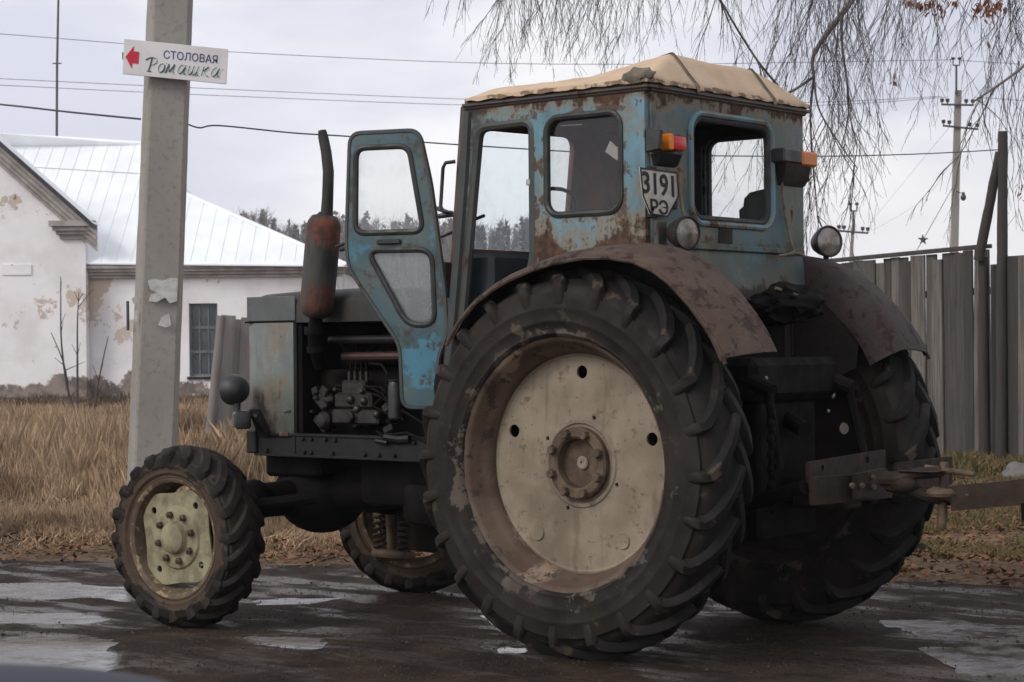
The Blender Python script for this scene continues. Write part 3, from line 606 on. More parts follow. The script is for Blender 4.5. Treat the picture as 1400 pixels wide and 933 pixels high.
b = MB(); cy_ = sum(p[0] for p in py)/6; cz_ = sum(p[1] for p in py)/6
ins = lambda k: [(cy_+(p[0]-cy_)*k, cz_+(p[1]-cz_)*k) for p in py]
b.plate(ins(1.0), [ins(.945)], .003, lambda u, v, w: Vector((XP+.0035+w, u, v)))
def platefn(o, r, t, wd, cap):
    o, r, t = (on(*q, 0, XP+.0045) for q in (o, r, t)); ex, ez = (r-o)/wd, (t-o)/cap
    return lambda u, v, w: o+ex*u+ez*v+Vector((w, 0, 0))
b.text('3191', .1, platefn((879, 263), (922, 269), (878, 233), .2, .0727), width=.2, bold=.0015)
b.text('РЭ', .1, platefn((890, 291), (914, 294), (889.5, 272), .13, .0727), width=.13, bold=.0015)
b.build('plate_lettering', 'plate_black', plate_o)
b = MB(); b.bx((XR+.012, -.60, 1.70), (XP-.003, -.56, 1.90), .003); b.build('plate_bracket', 'frame_metal', plate_o); b = MB(); b.bx((XR+.012, -.44, 1.74), (XP-.003, -.42, 1.89), .003); b.build('plate_bracket', 'frame_metal', plate_o)
b = MB(); b.tube([on(1068, 232, 0, XR+.03), on(1070, 262, 0, XR+.03), on(1074, 300, 0, XR+.03), on(1083, 338, 0, XR+.035), on(1088, 346, 0, XR+.05)], .006, 6)
b.build('lamp_cable', 'cable_tan', T); b = MB(); b.tube([on(1062, 356, 0, XR+.10), on(1086, 344, 0, XR+.06), on(1098, 338, 0, XR+.09)], .006, 6); b.build('lamp_cable', 'cable_tan', T); b = MB(); b.tube([on(1064, 350, 0, XR+.11), on(1090, 346, 0, XR+.08), on(1100, 350, 0, XR+.1)], .006, 6)
b.build('lamp_cable', 'cable_tan', T); b = MB(); b.tube([on(1060, 394, 0, .42), on(1085, 402, 0, .45), on(1112, 413, 0, .47)], .006, 6)
b.build('lamp_cable', 'cable_tan', T)
b = MB(); b.tube([on(928, 236, 0, XP+.01), on(933, 286, 0, XP+.02), on(936, 298, 0, XP+.03)], .007, 6); b.build('lamp_cable', 'cable_tan', T)
b = MB(); b.bx((XR+.014, .0-.10, 1.62), (XR+.02, .0+.0, 1.685), .002); b.build('patch_plate', 'hitch_rust', T)
# ---- work lights on the rear fenders
def lampbody(c, dirv, r, lensmat='lamp_glass', name='work_light', ball=False, mat='black_plastic'):
    dirv = Vector(dirv).normalized(); q = Vector((0, -1, 0)).rotation_difference(dirv).to_matrix().to_4x4(); mm = Matrix.Translation(c) @ q
    b = MB()
    if ball: b.lathe([(0, r*1.02), (r*.45, r*.93), (r*.78, r*.66), (r*.98, r*.2), (r*1.02, -.1*r), (r*1.02, -.25*r), (r*.94, -.3*r), (r*.9, -.25*r)], 40, mm)
    else: b.lathe([(0, r*1.1), (r*.35, r*1.05), (r*.66, r*.8), (r*.86, r*.35), (r*.95, -.1*r), (r*1.03, -.14*r), (r*1.05, -.4*r), (r*.97, -.48*r), (r*.90, -.42*r)], 40, mm)
    o = b.build(name, mat, T)
    l = MB(); l.lathe([(r*.92, -.38*r), (r*.6, -.50*r), (r*.25, -.56*r), (0, -.58*r)], 32, mm); l.build('lens', lensmat, o)
    return o
lc = on(934, 319, 0, .38); l1 = lampbody(lc, (.92, -.22, -.05), .064, mat='hitch_rust'); b = MB(); b.tube([lc+Vector((-.02, .02, -.05)), lc+Vector((-.03, .03, -.13))], .014, 8); b.bx(lc+Vector((-.10, -.06, -.05)), lc+Vector((-.075, .0, .05)), .004); b.build('bracket', 'pillar_paint', l1)
lc = on(1129, 331, 0, .27); l2 = lampbody(lc, (.9, -.42, .06), .067); b = MB(); b.tube([lc+Vector((-.01, .02, -.05)), lc+Vector((-.02, .03, -.12))], .013, 8); b.build('bracket', 'black_plastic', l2)
# ---- fenders
def fender(side):
    ctl_o = [(-.556, 1.235), (-.49, 1.325), (-.414, 1.392), (-.31, 1.452), (-.223, 1.489), (-.11, 1.523), (0, 1.547), (.139, 1.562), (.27, 1.558), (.38, 1.539), (.47, 1.503), (.545, 1.453), (.642, 1.364), (.70, 1.297), (.745, 1.235), (.785, 1.158)]
    if side > 0: ctl_o = [(x-.118, z) for x, z in ctl_o]
    k = len(ctl_o); vs = []; fs = []; thick = .006
    cols = [(.888, -.022), (.885, -.006), (.876, 0.0), (.80, .022), (.70, .037), (.62, .042), (.595, .04)]+([(.575, .028), (.555, -.005), (.545, -.05), (.54, -.10)] if side > 0 else [])
    nc = len(cols)
    for i, (x, z) in enumerate(ctl_o):
        tx, tz = (ctl_o[min(i+1, k-1)][0]-ctl_o[max(i-1, 0)][0], ctl_o[min(i+1, k-1)][1]-ctl_o[max(i-1, 0)][1]); l = math.hypot(tx, tz); nx_, nz_ = -tz/l, tx/l
        for y, dn in cols: vs.append(Vector((x+nx_*dn, side*y, z+nz_*dn)))
        for y, dn in cols: vs.append(Vector((x+nx_*(dn-thick), side*(y-.002), z+nz_*(dn-thick))))
    for i in range(k-1):
        for j in range(nc-1):
            a = i*2*nc+j; c = (i+1)*2*nc+j
            fs.append((a, a+1, c+1, c)); fs.append((a+nc, c+nc, c+nc+1, a+nc+1))
        for j in (0, nc-1): a = i*2*nc+j; c = (i+1)*2*nc+j; fs.append((a, c, c+nc, a+nc))
    for i in (0, k-1):
        for j in range(nc-1): a = i*2*nc+j; fs.append((a, a+nc, a+nc+1, a+1))
    b = MB().add(vs, fs); b.tube([(x, side*.888, z-.024) for x, z in ctl_o], .0075, 6); f = b.build('fender', 'fender' if side < 0 else 'fender_shaded', T, ang=50)
    p = MB()                                      # inner splash panel
    xs = [(x, z+(.03 if side < 0 else -.07)) for x, z in ctl_o if -.6 < x < (.72 if side < 0 else .56)]
    low = [(.56, 1.08), (.40, 1.03), (.2, 1.02), (-.3, 1.1)] if side < 0 else [(.50, 1.10), (.36, 1.04), (.2, 1.02), (-.3, 1.1)]
    p.plate(xs+low, [], .005, lambda u, v, w: Vector((u, side*(.600 if side < 0 else .55)+w, v))); p.build('inner_panel', 'splash_panel', f)
    return f
fender(-1); fender(1)
# ---- open door
DA = Vector((-.83, -.60, 0)); DD = Vector((-.94, -.34, 0)).normalized(); DN = Vector((-DD.y, DD.x, 0))
dfn = lambda off=0.: (lambda u, v, w: DA+DD*u+DN*(w+off)+Vector((0, 0, v)))
dout = rpoly([(.415, 2.125), (.095, 2.125), (.044, 1.90), (-.020, 1.42), (-.024, 1.25), (.018, 1.16), (.018, .948), (.181, .948), (.190, 1.215), (.428, 1.55), (.436, 1.665)], .05)
hu = rpoly([(.388, 2.062), (.142, 2.062), (.078, 1.695), (.395, 1.695)], .05, 6); hl = rpoly([(.340, 1.622), (.040, 1.618), (.028, 1.298), (.156, 1.298)], .062, 6)
b = MB(); b.plate(dout, [hu, hl], .026, dfn(), .003); door = b.build('door', 'door', T)
for h in (hu, hl): b = MB(); b.loop([dfn(.012)(u, v, 0) for u, v in h], .0135, 8); b.build('window_seal', 'rubber_seal', door)
b = MB(); b.plate(hu, [], 0, dfn()); b.build('window_pane', 'dusty_glass', door)
b = MB(); b.plate(hl, [], 0, dfn()); b.build('window_pane', 'misted_glass', door)
b = MB(); b.box(DA+DD*.235+DN*.022+Vector((0, 0, 1.655)), (.11, .016, .022), Matrix.Rotation(math.atan2(DD.y, DD.x), 3, 'Z'), .005); b.build('door_handle', 'rubber_seal', door)
b = MB(); b.loop([dfn(.011)(u, v, 0) for u, v in dout], .011, 6); b.build('door_edge', 'pillar_paint', door)
for z in (1.36, 1.08): b = MB(); b.tube([DA+DD*(-.03)+Vector((0, 0, z-.05)), DA+DD*(-.03)+Vector((0, 0, z+.05))], .016, 8); b.build('door_hinge', 'pillar_paint', door)
b = MB(); b.tube([on(466, 342, 1, -.44), on(482, 336, 1, -.5), on(494, 334, 1, -.6)], .010, 6); b.tube([on(460, 338, 1, -.42), on(480, 330, 1, -.42)], .008, 6); b.build('door_buffer', 'rubber_seal', door)
# ---- hood and radiator shell
b = MB(); nz = 14; prof = []
for i in range(nz+1):
    a = PI*i/nz; prof.append((.305*math.copysign(abs(math.cos(a))**.35, math.cos(a)), 1.325+.15*math.sin(a)**.45))
vs = []; fs = []
for x, dz in ((-2.345, -.022), (-2.335, -.012), (-2.30, -.004), (-2.1, .004), (-1.7, .010), (-1.3, .012), (-.83, .012)):
    for y, z in prof: vs.append((x, y, z+(dz if z > 1.34 else 0)))
k = len(prof)
for i in range(6):
    for j in range(k-1): fs.append((i*k+j, i*k+j+1, (i+1)*k+j+1, (i+1)*k+j))
fs.append(tuple(range(k))); fs.append(tuple(6*k+j for j in range(k)))
b.add(vs, fs); hood = b.build('hood', 'hood_dark', T, ang=40)
b = MB(); b.bx((-2.352, -.310, 1.335), (-2.02, -.304, 1.452), .002); b.build('hood_front_panel', 'hood', hood)
b = MB(); b.bx((-2.352, .304, 1.335), (-2.02, .310, 1.452), .002); b.build('hood_front_panel', 'hood', hood)
b = MB()
for s in (-1, 1):
    pts = [(-2.03, s*.312), (-2.29, s*.312), (-2.35, s*.295), (-2.375, s*.25), (-2.378, 0)]
    inn = [(-2.378+.02, 0), (-2.355, s*.235), (-2.34, s*.275), (-2.285, s*.29), (-2.03, s*.29)]
    b.prism([(x, y, .775) for x, y in pts+inn], (0, 0, .553))
shell = b.build('radiator_shell', 'shell', T, ang=30)
b = MB()
for i in range(12): z = .83+.04*i; b.bx((-2.392, -.22, z), (-2.378, .22, z+.02), .003)
b.build('grille', 'black_plastic', shell)
b = MB(); b.bx((-2.362, -.3135, 1.326), (-2.02, -.3115, 1.334), .0008); b.build('panel_gap', 'dark_hole', shell)
b = MB(); b.box((-2.09, -.318, .795), (.06, .012, .02), None, .003); b.build('latch', 'hood', shell); b = MB(); b.bx((-2.10, -.320, .90), (-2.05, -.312, .91), .002); b.build('latch', 'hood', shell)
# ---- exhaust
b = MB(); ax0 = on(432, 434, 1, -.375); ax1 = on(444, 294, 1, -.375); dv = (ax1-ax0); L_ = dv.length; dvn = dv.normalized()
b.tube([ax0-dvn*.004, ax0+dvn*.006, ax0+dvn*.03, ax0+dvn*.06, ax0+dv*.5, ax1-dvn*.05, ax1-dvn*.03, ax1-dvn*.006, ax1+dvn*.002, ax1+dvn*.012], [.035, .058, .074, .079, .081, .080, .074, .058, .034, .028], 28)
muf = b.build('muffler', 'muffler', T, ang=40)
b = MB(); b.tube([on(u, v, 1, -.375) for u, v in ((446.5, 296), (448, 270), (449, 235), (446, 208), (442, 188), (440.5, 179))], [.029, .0265, .026, .025, .024, .019], 18); b.build('stack_pipe', 'stack_soot', muf)
b = MB(); b.tube([ax0, on(431, 455, 1, -.36), on(432, 480, 1, -.33), on(438, 500, 1, -.26)], [.03, .036, .034, .03], 14); b.tube([on(430, 447, 1, -.365), on(430, 458, 1, -.365)], .047, 14); b.tube([on(432, 473, 1, -.34), on(433, 481, 1, -.335)], .045, 14); b.build('exhaust_elbow', 'black_grease', muf)
# ---- chassis
b = MB()
for s in (-1, 1):
    b.bx((-2.30, s*.30-.012, .690), (-.60, s*.30+.012, .800), .003)
    b.bx((-2.30, s*.28-.04, .788), (-.60, s*.28+.02, .8005), .002); b.bx((-2.30, s*.28-.04, .689), (-.60, s*.28+.02, .7015), .002)
b.bx((-2.345, -.33, .70), (-2.28, .33, .81), .006)
b.bx((-2.04, -.3165, .692), (-2.02, -.313, .798), .001)
fr = b.build('frame_rail', 'frame_metal', T)
rnd = random.Random(4)
for x in (-2.27, -2.21, -1.97, -1.9, -1.83, -1.76, -1.58, -1.48, -1.38, -1.25, -1.12, -1.02):
    for z in (.713, .775):
        if rnd.random() < .85: b = MB(); b.lathe([(.011, 0), (.011, -.010), (.008, -.013), (0, -.013)], 6, Matrix.Translation((x+rnd.uniform(-.02, .02), -.312, z))); b.build('bolt', 'frame_metal', fr)
# front lamp standing on its bracket over a small indicator box
hc = on(320, 533, 1, -.43)
hl_ = lampbody(hc, (-1, .05, .05), .073, name='headlight', ball=True)
b = MB(); b.tube([hc+Vector((.015, 0, -.06)), hc+Vector((.02, .0, -.10)), hc+Vector((.03, 0, -.13))], [.022, .016, .02], 10)
i0 = on(306, 562, 1, -.44); b.tube([hc+Vector((.03, 0, -.11)), on(350, 570, 1, -.40), on(362, 590, 1, -.34), (-2.2, -.30, .80)], .014, 8)
b.prism([on(340, 560, 1, -.42), on(352, 560, 1, -.40), on(366, 590, 1, -.33), on(366, 600, 1, -.32), on(352, 596, 1, -.36)], (0, .02, 0)); b.build('bracket', 'black_plastic', hl_)
b = MB(); ic = on(331, 574, 1, -.43); b.box(ic, (.15, .075, .085), Matrix.Rotation(R_(-38), 3, 'Z'), .012, 2); ind = b.build('indicator_lamp', 'black_plastic', T)
b = MB(); rr = Matrix.Rotation(R_(-38), 3, 'Z'); b.box(ic+rr @ Vector((.0, -.038, .002)), (.11, .010, .055), rr, .003); b.build('lens', 'window_dark', ind)
# ---- engine
b = MB()
b.bx((-2.02, -.16, .70), (-.85, .22, 1.10), .02); b.bx((-2.0, -.05, 1.10), (-.85, .24, 1.32), .02)
for i in range(4):
    x = -1.80+.24*i
    for k in range(7): b.lathe([(.06, 0), (.098, 0), (.098, .008), (.06, .008)], 18, Matrix.Translation((x, -.03, 1.10+.028*k)) @ Matrix.Rotation(R_(90), 4, 'X'), closed=True)
b.bx((-2.03, -.285, .80), (-2.0, .285, 1.32), .004); b.bx((-.88, -.5, .78), (-.84, .5, 1.32), .004)
eng = b.build('engine', 'black_grease', T)
b = MB(); rnd = random.Random(11)
pc = on(490, 548, 1, -.24)
b.box(pc, (.24, .09, .075), None, .012); b.box(pc+Vector((-.01, .01, .06)), (.15, .08, .07), None, .01); b.box(pc+Vector((.02, -.0, -.075)), (.30, .1, .07), None, .01)
for i in range(4): b.tube([pc+Vector((-.055+.037*i, 0, .09)), pc+Vector((-.055+.037*i, 0, .135))], .010, 8)
b.lathe([(.03, 0), (.03, -.02), (.024, -.026), (0, -.026)], 12, Matrix.Translation(pc+Vector((.0, -.05, -.075))))
for q in range(26):
    c = pc+Vector((rnd.uniform(-.30, .22), rnd.uniform(-.03, .03), rnd.uniform(-.14, .05))); s = rnd.uniform(.015, .045)
    b.box(c, (s*rnd.uniform(.8, 2), s*1.5, s), Matrix.Rotation(rnd.uniform(-.8, .8), 3, 'Y'), .005)
for q in range(6):
    p = pc+Vector((rnd.uniform(-.25, .2), -.045, rnd.uniform(-.12, .05))); b.ball(p, rnd.uniform(.012, .024), 10)
b.box(on(445, 545, 1, -.24), (.09, .05, .10), Matrix.Rotation(.7, 3, 'Y'), .012)
b.lathe([(.04, 0), (.045, -.04), (.03, -.06), (0, -.065)], 14, Matrix.Translation(on(450, 575, 1, -.24)))
b.build('fuel_pump', 'engine_metal', eng)
b = MB()
for i in range(4): b.tube([pc+Vector((-.055+.037*i, 0, .13)), pc+Vector((-.06+.03*i, .02, .2)), pc+Vector((-.25+.16*i, .1, .30))], .005, 6)
for k in range(5):
    a = on(470+rnd.uniform(-20, 60), 500+rnd.uniform(0, 40), 1, -.26); c = on(540+rnd.uniform(-10, 40), 560+rnd.uniform(-20, 25), 1, -.27)
    b.tube([a, (a+c)/2+Vector((0, 0, rnd.uniform(-.05, .07))), c], .006, 6)
b.tube([on(505, 497, 1, -.25), on(522, 499, 1, -.26), on(530, 512, 1, -.27), on(526, 540, 1, -.27), on(505, 560, 1, -.27)], .006, 6)
b.tube([on(515, 590, 1, -.32), on(525, 597, 1, -.33), on(555, 592, 1, -.33), on(575, 600, 1, -.33), on(592, 612, 1, -.33)], .007, 6)
b.build('fuel_line', 'black_grease', eng)
b = MB(); p0 = on(541, 522, 1, -.27); b.tube([p0, p0+Vector((0, 0, -.02)), p0+Vector((0, 0, -.165)), p0+Vector((0, 0, -.175))], [.03, .036, .036, .028], 18); fl = b.build('oil_filter', 'black_plastic', eng)
b = MB(); b.tube([p0+Vector((0, 0, .004)), p0+Vector((0, 0, .010))], .037, 18); b.build('filter_cap', 'frame_metal', fl)
b = MB(); b.tube([on(470, 488, 1, -.22), on(552, 487, 1, -.22)], .022, 10); b.build('return_pipe', 'red_pipe', eng)
b = MB(); b.tube([on(452, 465, 1, -.24), on(552, 464, 1, -.24)], .02, 10); b.build('intake_pipe', 'frame_metal', eng)
b = MB(); b.tube([on(528, 598, 1, -.32), on(548, 601, 1, -.32), on(562, 600, 1, -.32)], .022, 10); b.tube([on(515, 603, 1, -.33), on(530, 606, 1, -.33)], .012, 8); b.build('brake_cylinder', 'frame_metal', eng)
# ---- drive line, front axle
b = MB()
b.bx((-1.0, -.22, .44), (.30, .22, 1.0), .04, seg=2); b.bx((-1.75, -.18, .46), (-.9, .18, .74), .05, seg=2)
b.box((-1.05, -.02, .48), (.75, .44, .2), Matrix.Rotation(R_(2), 3, 'Y'), .05, 2)
b.bx((-.2, -.26, .50), (.42, .26, 1.12), .04, seg=2); b.bx((-.1, -.3, 1.0), (.32, .3, 1.36), .03)
b.tube([(0, -.69, .745), (0, -.45, .745), (0, -.28, .745), (0, .28, .745), (0, .45, .745), (0, .69, .745)], [.11, .11, .17, .17, .11, .11], 24)
b.bx((-.75, -.52, .93), (-.15, -.3, 1.0), .01); b.bx((-.82, -.50, .62), (-.56, -.36, .93), .02)
b.build('transmission', 'black_grease', T)
b = MB(); b.tube([(-.70, -.5, .62), (-.70, -.52, .42), (-.52, -.52, .40), (-.50, -.5, .62)], .012, 8); b.build('step', 'frame_metal', T)
b = MB(); b.ball((-2.18, .02, .50), .25, 24, (.95, .9, .82)); b.tube([(-2.256, -.66, .40), (-2.256, -.3, .45), (-2.256, .3, .45), (-2.256, .66, .40)], [.075, .06, .06, .075], 16)
b.bx((-2.36, -.2, .58), (-1.98, .2, .70), .02); b.tube([(-2.2, 0, .5), (-1.6, 0, .55)], [.12, .1], 16)
b.ball((-2.20, -.42, .50), .085, 16); b.tube([(-2.20, -.6, .44), (-2.20, -.42, .50), (-2.18, -.2, .52)], [.05, .06, .05], 12)
b.tube([(-2.08, -.62, .47), (-2.10, -.30, .44)], .024, 10); b.ball((-2.08, -.62, .47), .045, 12)
b.tube([(-2.09, -.55, .47), (-1.9, -.30, .50)], .03, 10)
fa = b.build('front_axle', 'black_grease', T)
for s in (-1, 1):
    for dx in (-.085, .085):
        b = MB(); hel = [Vector((-2.256+dx+.030*math.cos(i*.75), s*.60+.030*math.sin(i*.75), .15+.28*i/76)) for i in range(77)]; b.tube(hel, .0075, 6); b.build('coil_spring', 'hitch_rust', fa)
    b = MB(); b.tube([(-2.256, s*.60, .15), (-2.256, s*.60, .36), (-2.256, s*.60, .64)], [.022, .034, .045], 14); b.box((-2.256, s*.61, .135), (.25, .09, .045), None, .02, 2); b.ball((-2.256, s*.63, .14), .055, 14, (1, .8, .8)); b.bx((-2.40, s*.60-.05, .44), (-2.11, s*.60+.05, .56), .015); b.build('steering_knuckle', 'hub_rust', fa)
# ---- rear end: lift arms, draw bar
b = MB()
b.bx((.42, -.22, .42), (.50, .22, .98), .015); b.bx((.30, -.33, .98), (.55, .33, 1.15), .03)
for s in (-1, 1):
    b.tube([(.35, s*.28, 1.12), (.62, s*.31, 1.02)], [.045, .03], 10); b.tube([(.60, s*.31, 1.02), (.66, s*.33, .72)], .018, 8); b.tube([(.25, s*.30, .50), (.80, s*.38, .66)], [.035, .028], 10)
b.tube([(.50, 0, .62), (.62, 0, .62)], .05, 14); b.tube([(.5, .0, .9), (.60, -.04, .86)], .035, 10)
for k in range(14): z = .96-.03*k; b.ball((.64, -.36+.012*(k % 2), z), .016, 8, (1, 1, 1.3))
b.build('lift_linkage', 'black_grease', T)
for p, r in ((on(1047, 517, 0, .55), .008), (on(1138, 540, 0, .5), .017), (on(1132, 562, 0, .5), .008)): b = MB(); b.lathe([(r, 0), (r*.8, -.006), (0, -.008)], 12, Matrix.Translation(p) @ Matrix.Rotation(R_(90), 4, 'Z')); b.build('daylight_spot', 'bright_steel', T)  # bright discs stand in for daylight showing through holes
# crumpled black sheet stuffed under the cab
b = MB(); bm = bmesh.new(); bmesh.ops.create_icosphere(bm, subdivisions=4, radius=1)
for v in bm.verts:
    p = v.co.copy(); v.co = Vector((p.x*.11, p.y*.20, p.z*.085))*(1+.32*mnoise.noise(p*2.2)+.16*mnoise.noise(p*5.))
bm.transform(Matrix.Translation(on(1078, 416, 0, .38))); b.bm(bm); bm.free()
b.build('plastic_sheet', 'black_grease', T, ang=40)
# cross bar (a drilled channel across the links) with a second plate bolted behind it
XB = .78
def ybar(p0, p1, x, t, holes=()):
    (u0, va, vb), (u1, vc, vd) = p0, p1
    P = [on(u0, va, 0, x), on(u1, vc, 0, x), on(u1, vd, 0, x), on(u0, vb, 0, x)]
    hs = [circle(r, 14, on(u, v, 0, x).y, on(u, v, 0, x).z) for u, v, r in holes]
    return [(p.y, p.z) for p in P], hs
b = MB()
o1, h1 = ybar((1104, 632, 678), (1208, 615, 668), .80, .02, ((1122, 640, .012), (1183, 629, .015)))
b.plate(o1, h1, .018, lambda u, v, w: Vector((.80+w, u, v)))
o2, h2 = ybar((1212, 633, 672), (1288, 624, 662), .80, .02, ((1260, 641, .012),))
b.plate(o2, h2, .016, lambda u, v, w: Vector((.84+w, u, v)))
o3, h3 = ybar((1100, 652, 690), (1205, 645, 680), .80, .02)
b.plate(o3, h3, .03, lambda u, v, w: Vector((.835+w, u, v)))
b.prism([on(1165, 648, 0, .87), on(1205, 640, 0, .87), on(1217, 652, 0, .87), on(1215, 668, 0, .87), on(1200, 678, 0, .87), on(1165, 682, 0, .87)], (.02, 0, 0))
b.bx((.55, -.06, .55), (.80, .06, .62), .01); b.bx((.45, .14, .56), (.8, .20, .64), .01)
hb = b.build('drawbar', 'hitch_rust', T)
for u, v in ((1192, 653), (1193, 666), (1163, 664), (1177, 664)): b = MB(); b.lathe([(.012, 0), (.012, -.012), (0, -.014)], 6, Matrix.Translation(on(u, v, 0, .892)) @ Matrix.Rotation(R_(90), 4, 'Z')); b.build('bolt', 'hub_rust', hb)
b = MB(); DP = 7.52
def tp(u, v, dd=0): return at(u, v, DP+dd)
b.tube([tp(1205, 655, .08), tp(1230, 655, .03), tp(1250, 648), tp(1290, 645)], [.03, .03, .024, .022], 10); b.tube([tp(1215, 662, .08), tp(1245, 668, .02), tp(1270, 680), tp(1300, 685)], [.03, .03, .024, .02], 10)
b.ball(tp(1236, 662, .02), .045, 14, (1.3, .8, .8)); b.bx(tp(1240, 640)-Vector((.03, .02, .01)), tp(1288, 648)+Vector((.02, .03, .01)), .01)
cl = b.build('clevis', 'hitch_rust', hb)
b = MB(); b.tube([tp(1291, 632), tp(1290, 660), tp(1288, 715), tp(1287, 722), tp(1287, 726)], [.016, .017, .019, .016, .008], 12); b.build('hitch_pin', 'hub_rust', hb)
# ================================================================== TRAILER DRAW BAR
TB = empty('trailer_drawbar', (1.3, -.05, .55)); tag(TB, 'rusty trailer draw bar coupled to the pin behind the tractor', 'draw bar')
inv = Matrix.Translation(-TB.location)
def tbuild(b, name, mat, **k):
    o = b.build(name, mat, TB, **k); o.matrix_parent_inverse = inv; return o
b = MB(); A0 = at(1306, 681, 7.5); A1 = at(1470, 666, 7.2); d = (A1-A0).normalized(); sv = d.cross(Vector((0, 0, 1))).normalized(); uv = sv.cross(d)
h, w = .047, .045; sec = [sv*w+uv*h, -sv*w+uv*h, -sv*w-uv*h, sv*w-uv*h]; vs = []; fs = []
for i in range(9):
    p = A0.lerp(A1, i/8); j = 1+.05*mnoise.noise(Vector((i*.9, 2, 0)))
    for q in sec: vs.append(p+q*j)
for i in range(8):
    for q in range(4): fs.append((i*4+q, i*4+(q+1) % 4, i*4+4+(q+1) % 4, i*4+4+q))
fs += [(0, 1, 2, 3), (32, 33, 34, 35)]; b.add(vs, fs); tbuild(b, 'bar', 'hitch_rust')
b = MB(); b.tube([at(1275, 674, 7.5), at(1292, 676, 7.48), at(1312, 681, 7.48)], [.026, .022, .03], 12); b.loop([at(1288, 674, 7.5)+Vector((.045*math.cos(t*PI/8), .045*math.sin(t*PI/8), 0)) for t in range(16)], .018, 8); tbuild(b, 'eye', 'hub_rust')
b = MB(); b.tube([at(1265, 639, 7.55), at(1295, 644, 7.5), at(1333, 649, 7.4)], [.011, .012, .010], 10); tbuild(b, 'locking_rod', 'hub_rust')
b = MB(); b.tube([at(1399, 688, 7.28), at(1400, 712, 7.28)], .010, 8); tbuild(b, 'hanging_chain', 'black_grease')
b = MB()
for u in (1322, 1360): b = MB(); b.ball(at(u, 678, 7.36), .008, 8); tbuild(b, 'bolt', 'hub_rust')

# ================================================================== GROUND, ROAD, WATER
def dedge(s): 
    s = max(-8, min(8, s)); return 11.45-.25*s-.30*max(0, min(s, 2.6))+.24*mnoise.noise(Vector((s*.8, 0, 3)))+.16*mnoise.noise(Vector((s*2.6, 4, 3)))+.06*mnoise.noise(Vector((s*8, 4, 9)))
def sst(a, b_, x): t = max(0, min(1, (x-a)/(b_-a))); return t*t*(3-2*t)
def plane(s, d):                                    # the road: level stretches with a gentle step down between the wheel tracks
    k = sst(.3, 1.3, s); return -.010-.066*sst(8.0-.5*k, 9.15-.6*k, d)*(1-.60*k)
def gz(s, d, road=False):
    e = dedge(s)
    if d <= e or road: return plane(s, d)
    ze = plane(s, e); k = min(1, (d-e)/(19-e)); k = k*k*(3-2*k)
    return ze*(1-k)+.04*math.exp(-((d-e-.7)/.5)**2)+.03*mnoise.noise(Vector((s*.7, d*.7, 0)))*min(1, (d-e)/1.5)*(1 if d < 60 else .3)
def to_sd(p): q = p-CAM; return q.dot(HR), q.dot(HF)
def axis_vals(segs):
    out = []
    for a, b_, st in segs:
        x = a
        while x < b_-1e-6: out.append(x); x += st
    out.append(segs[-1][1]); return out
ds = axis_vals([(-60, -5, 11), (-5, 3, 2), (3, 9.5, .5), (9.5, 15, .12), (15, 26, .5), (26, 60, 3), (60, 240, 30), (240, 900, 220)])
ss = axis_vals([(-700, -100, 200), (-100, -20, 20), (-20, -6, 2), (-6, 6, .25), (6, 20, 2), (20, 100, 20), (100, 700, 200)])
vs = []; fs = []; n1 = len(ss)
for d in ds:
    for s in ss: z = gz(s, d); vs.append(tuple(sd(s, d, z-(.03 if d < dedge(s)-.05 else 0))))
for i in range(len(ds)-1):
    for j in range(n1-1): fs.append((i*n1+j, i*n1+j+1, (i+1)*n1+j+1, (i+1)*n1+j))
g = MB().add(vs, fs).build('ground', 'soil', weld=False, ang=80); tag(g, 'brown earth verge under dry grass and fallen leaves', 'ground', kind='structure')
PUD = []
def puddle_outline(poly, seed, rough=.10, step=.05):
    pts = []
    for u, v in poly:                                # carried down to the road surface
        r = ray(u, v); t = 4.
        for _ in range(400):
            p = CAM+r*t; s, d = to_sd(p)
            if p.z <= plane(s, d): break
            t += .02
        pts.append(Vector((s, d, 0)))
    out = []; k = len(pts)
    for i in range(k):
        a, b_ = pts[i], pts[(i+1) % k]; m = max(2, int((b_-a).length/step))
        for j in range(m):
            p = a.lerp(b_, j/m); nv = Vector((mnoise.noise(p*4+Vector((seed, 0, 0))), mnoise.noise(p*4+Vector((0, seed, 7))), 0))*rough+Vector((mnoise.noise(p*13), mnoise.noise(p*13+Vector((3, 0, 0))), 0))*rough*.5; q = p+nv; out.append((q.x, q.y))
    return out
def inside(poly, x, y):
    c = False; k = len(poly); j = k-1
    for i in range(k):
        (xi, yi), (xj, yj) = poly[i], poly[j]
        if (yi > y) != (yj > y) and x < (xj-xi)*(y-yi)/(yj-yi)+xi: c = not c
        j = i
    return c
def puddle(poly, lab, seed, rough=.10):
    o = puddle_outline(poly, seed, rough); xs = [p[0] for p in o]; ys = [p[1] for p in o]; cx, cy = sum(xs)/len(xs), sum(ys)/len(ys)
    PUD.append((o, (min(xs)-.2, max(xs)+.2, min(ys)-.2, max(ys)+.2), lab, cx, cy))
puddle([(-60, 868), (60, 868), (130, 872), (158, 880), (150, 905), (162, 940), (-60, 960)], 'broad pale puddle in the lower left corner of the road', 1)
puddle([(330, 869), (390, 869), (428, 873), (452, 885), (430, 888), (380, 882), (340, 877)], 'small bright puddle on the road between front wheel and big rear wheel', 5, .03)
puddle([(1190, 850), (1260, 847), (1420, 854), (1420, 870), (1330, 875), (1235, 864)], 'long grey puddle beside the far rear tyre on the right', 9, .08)
puddle([(1260, 888), (1330, 880), (1430, 886), (1430, 925), (1330, 920)], 'shallow puddle on the road near the lower right corner', 13, .10)
puddle([(-40, 796), (100, 797), (205, 806), (195, 822), (120, 818), (-40, 817)], 'thin streak of water on the road left of the front tyre', 17, .09)
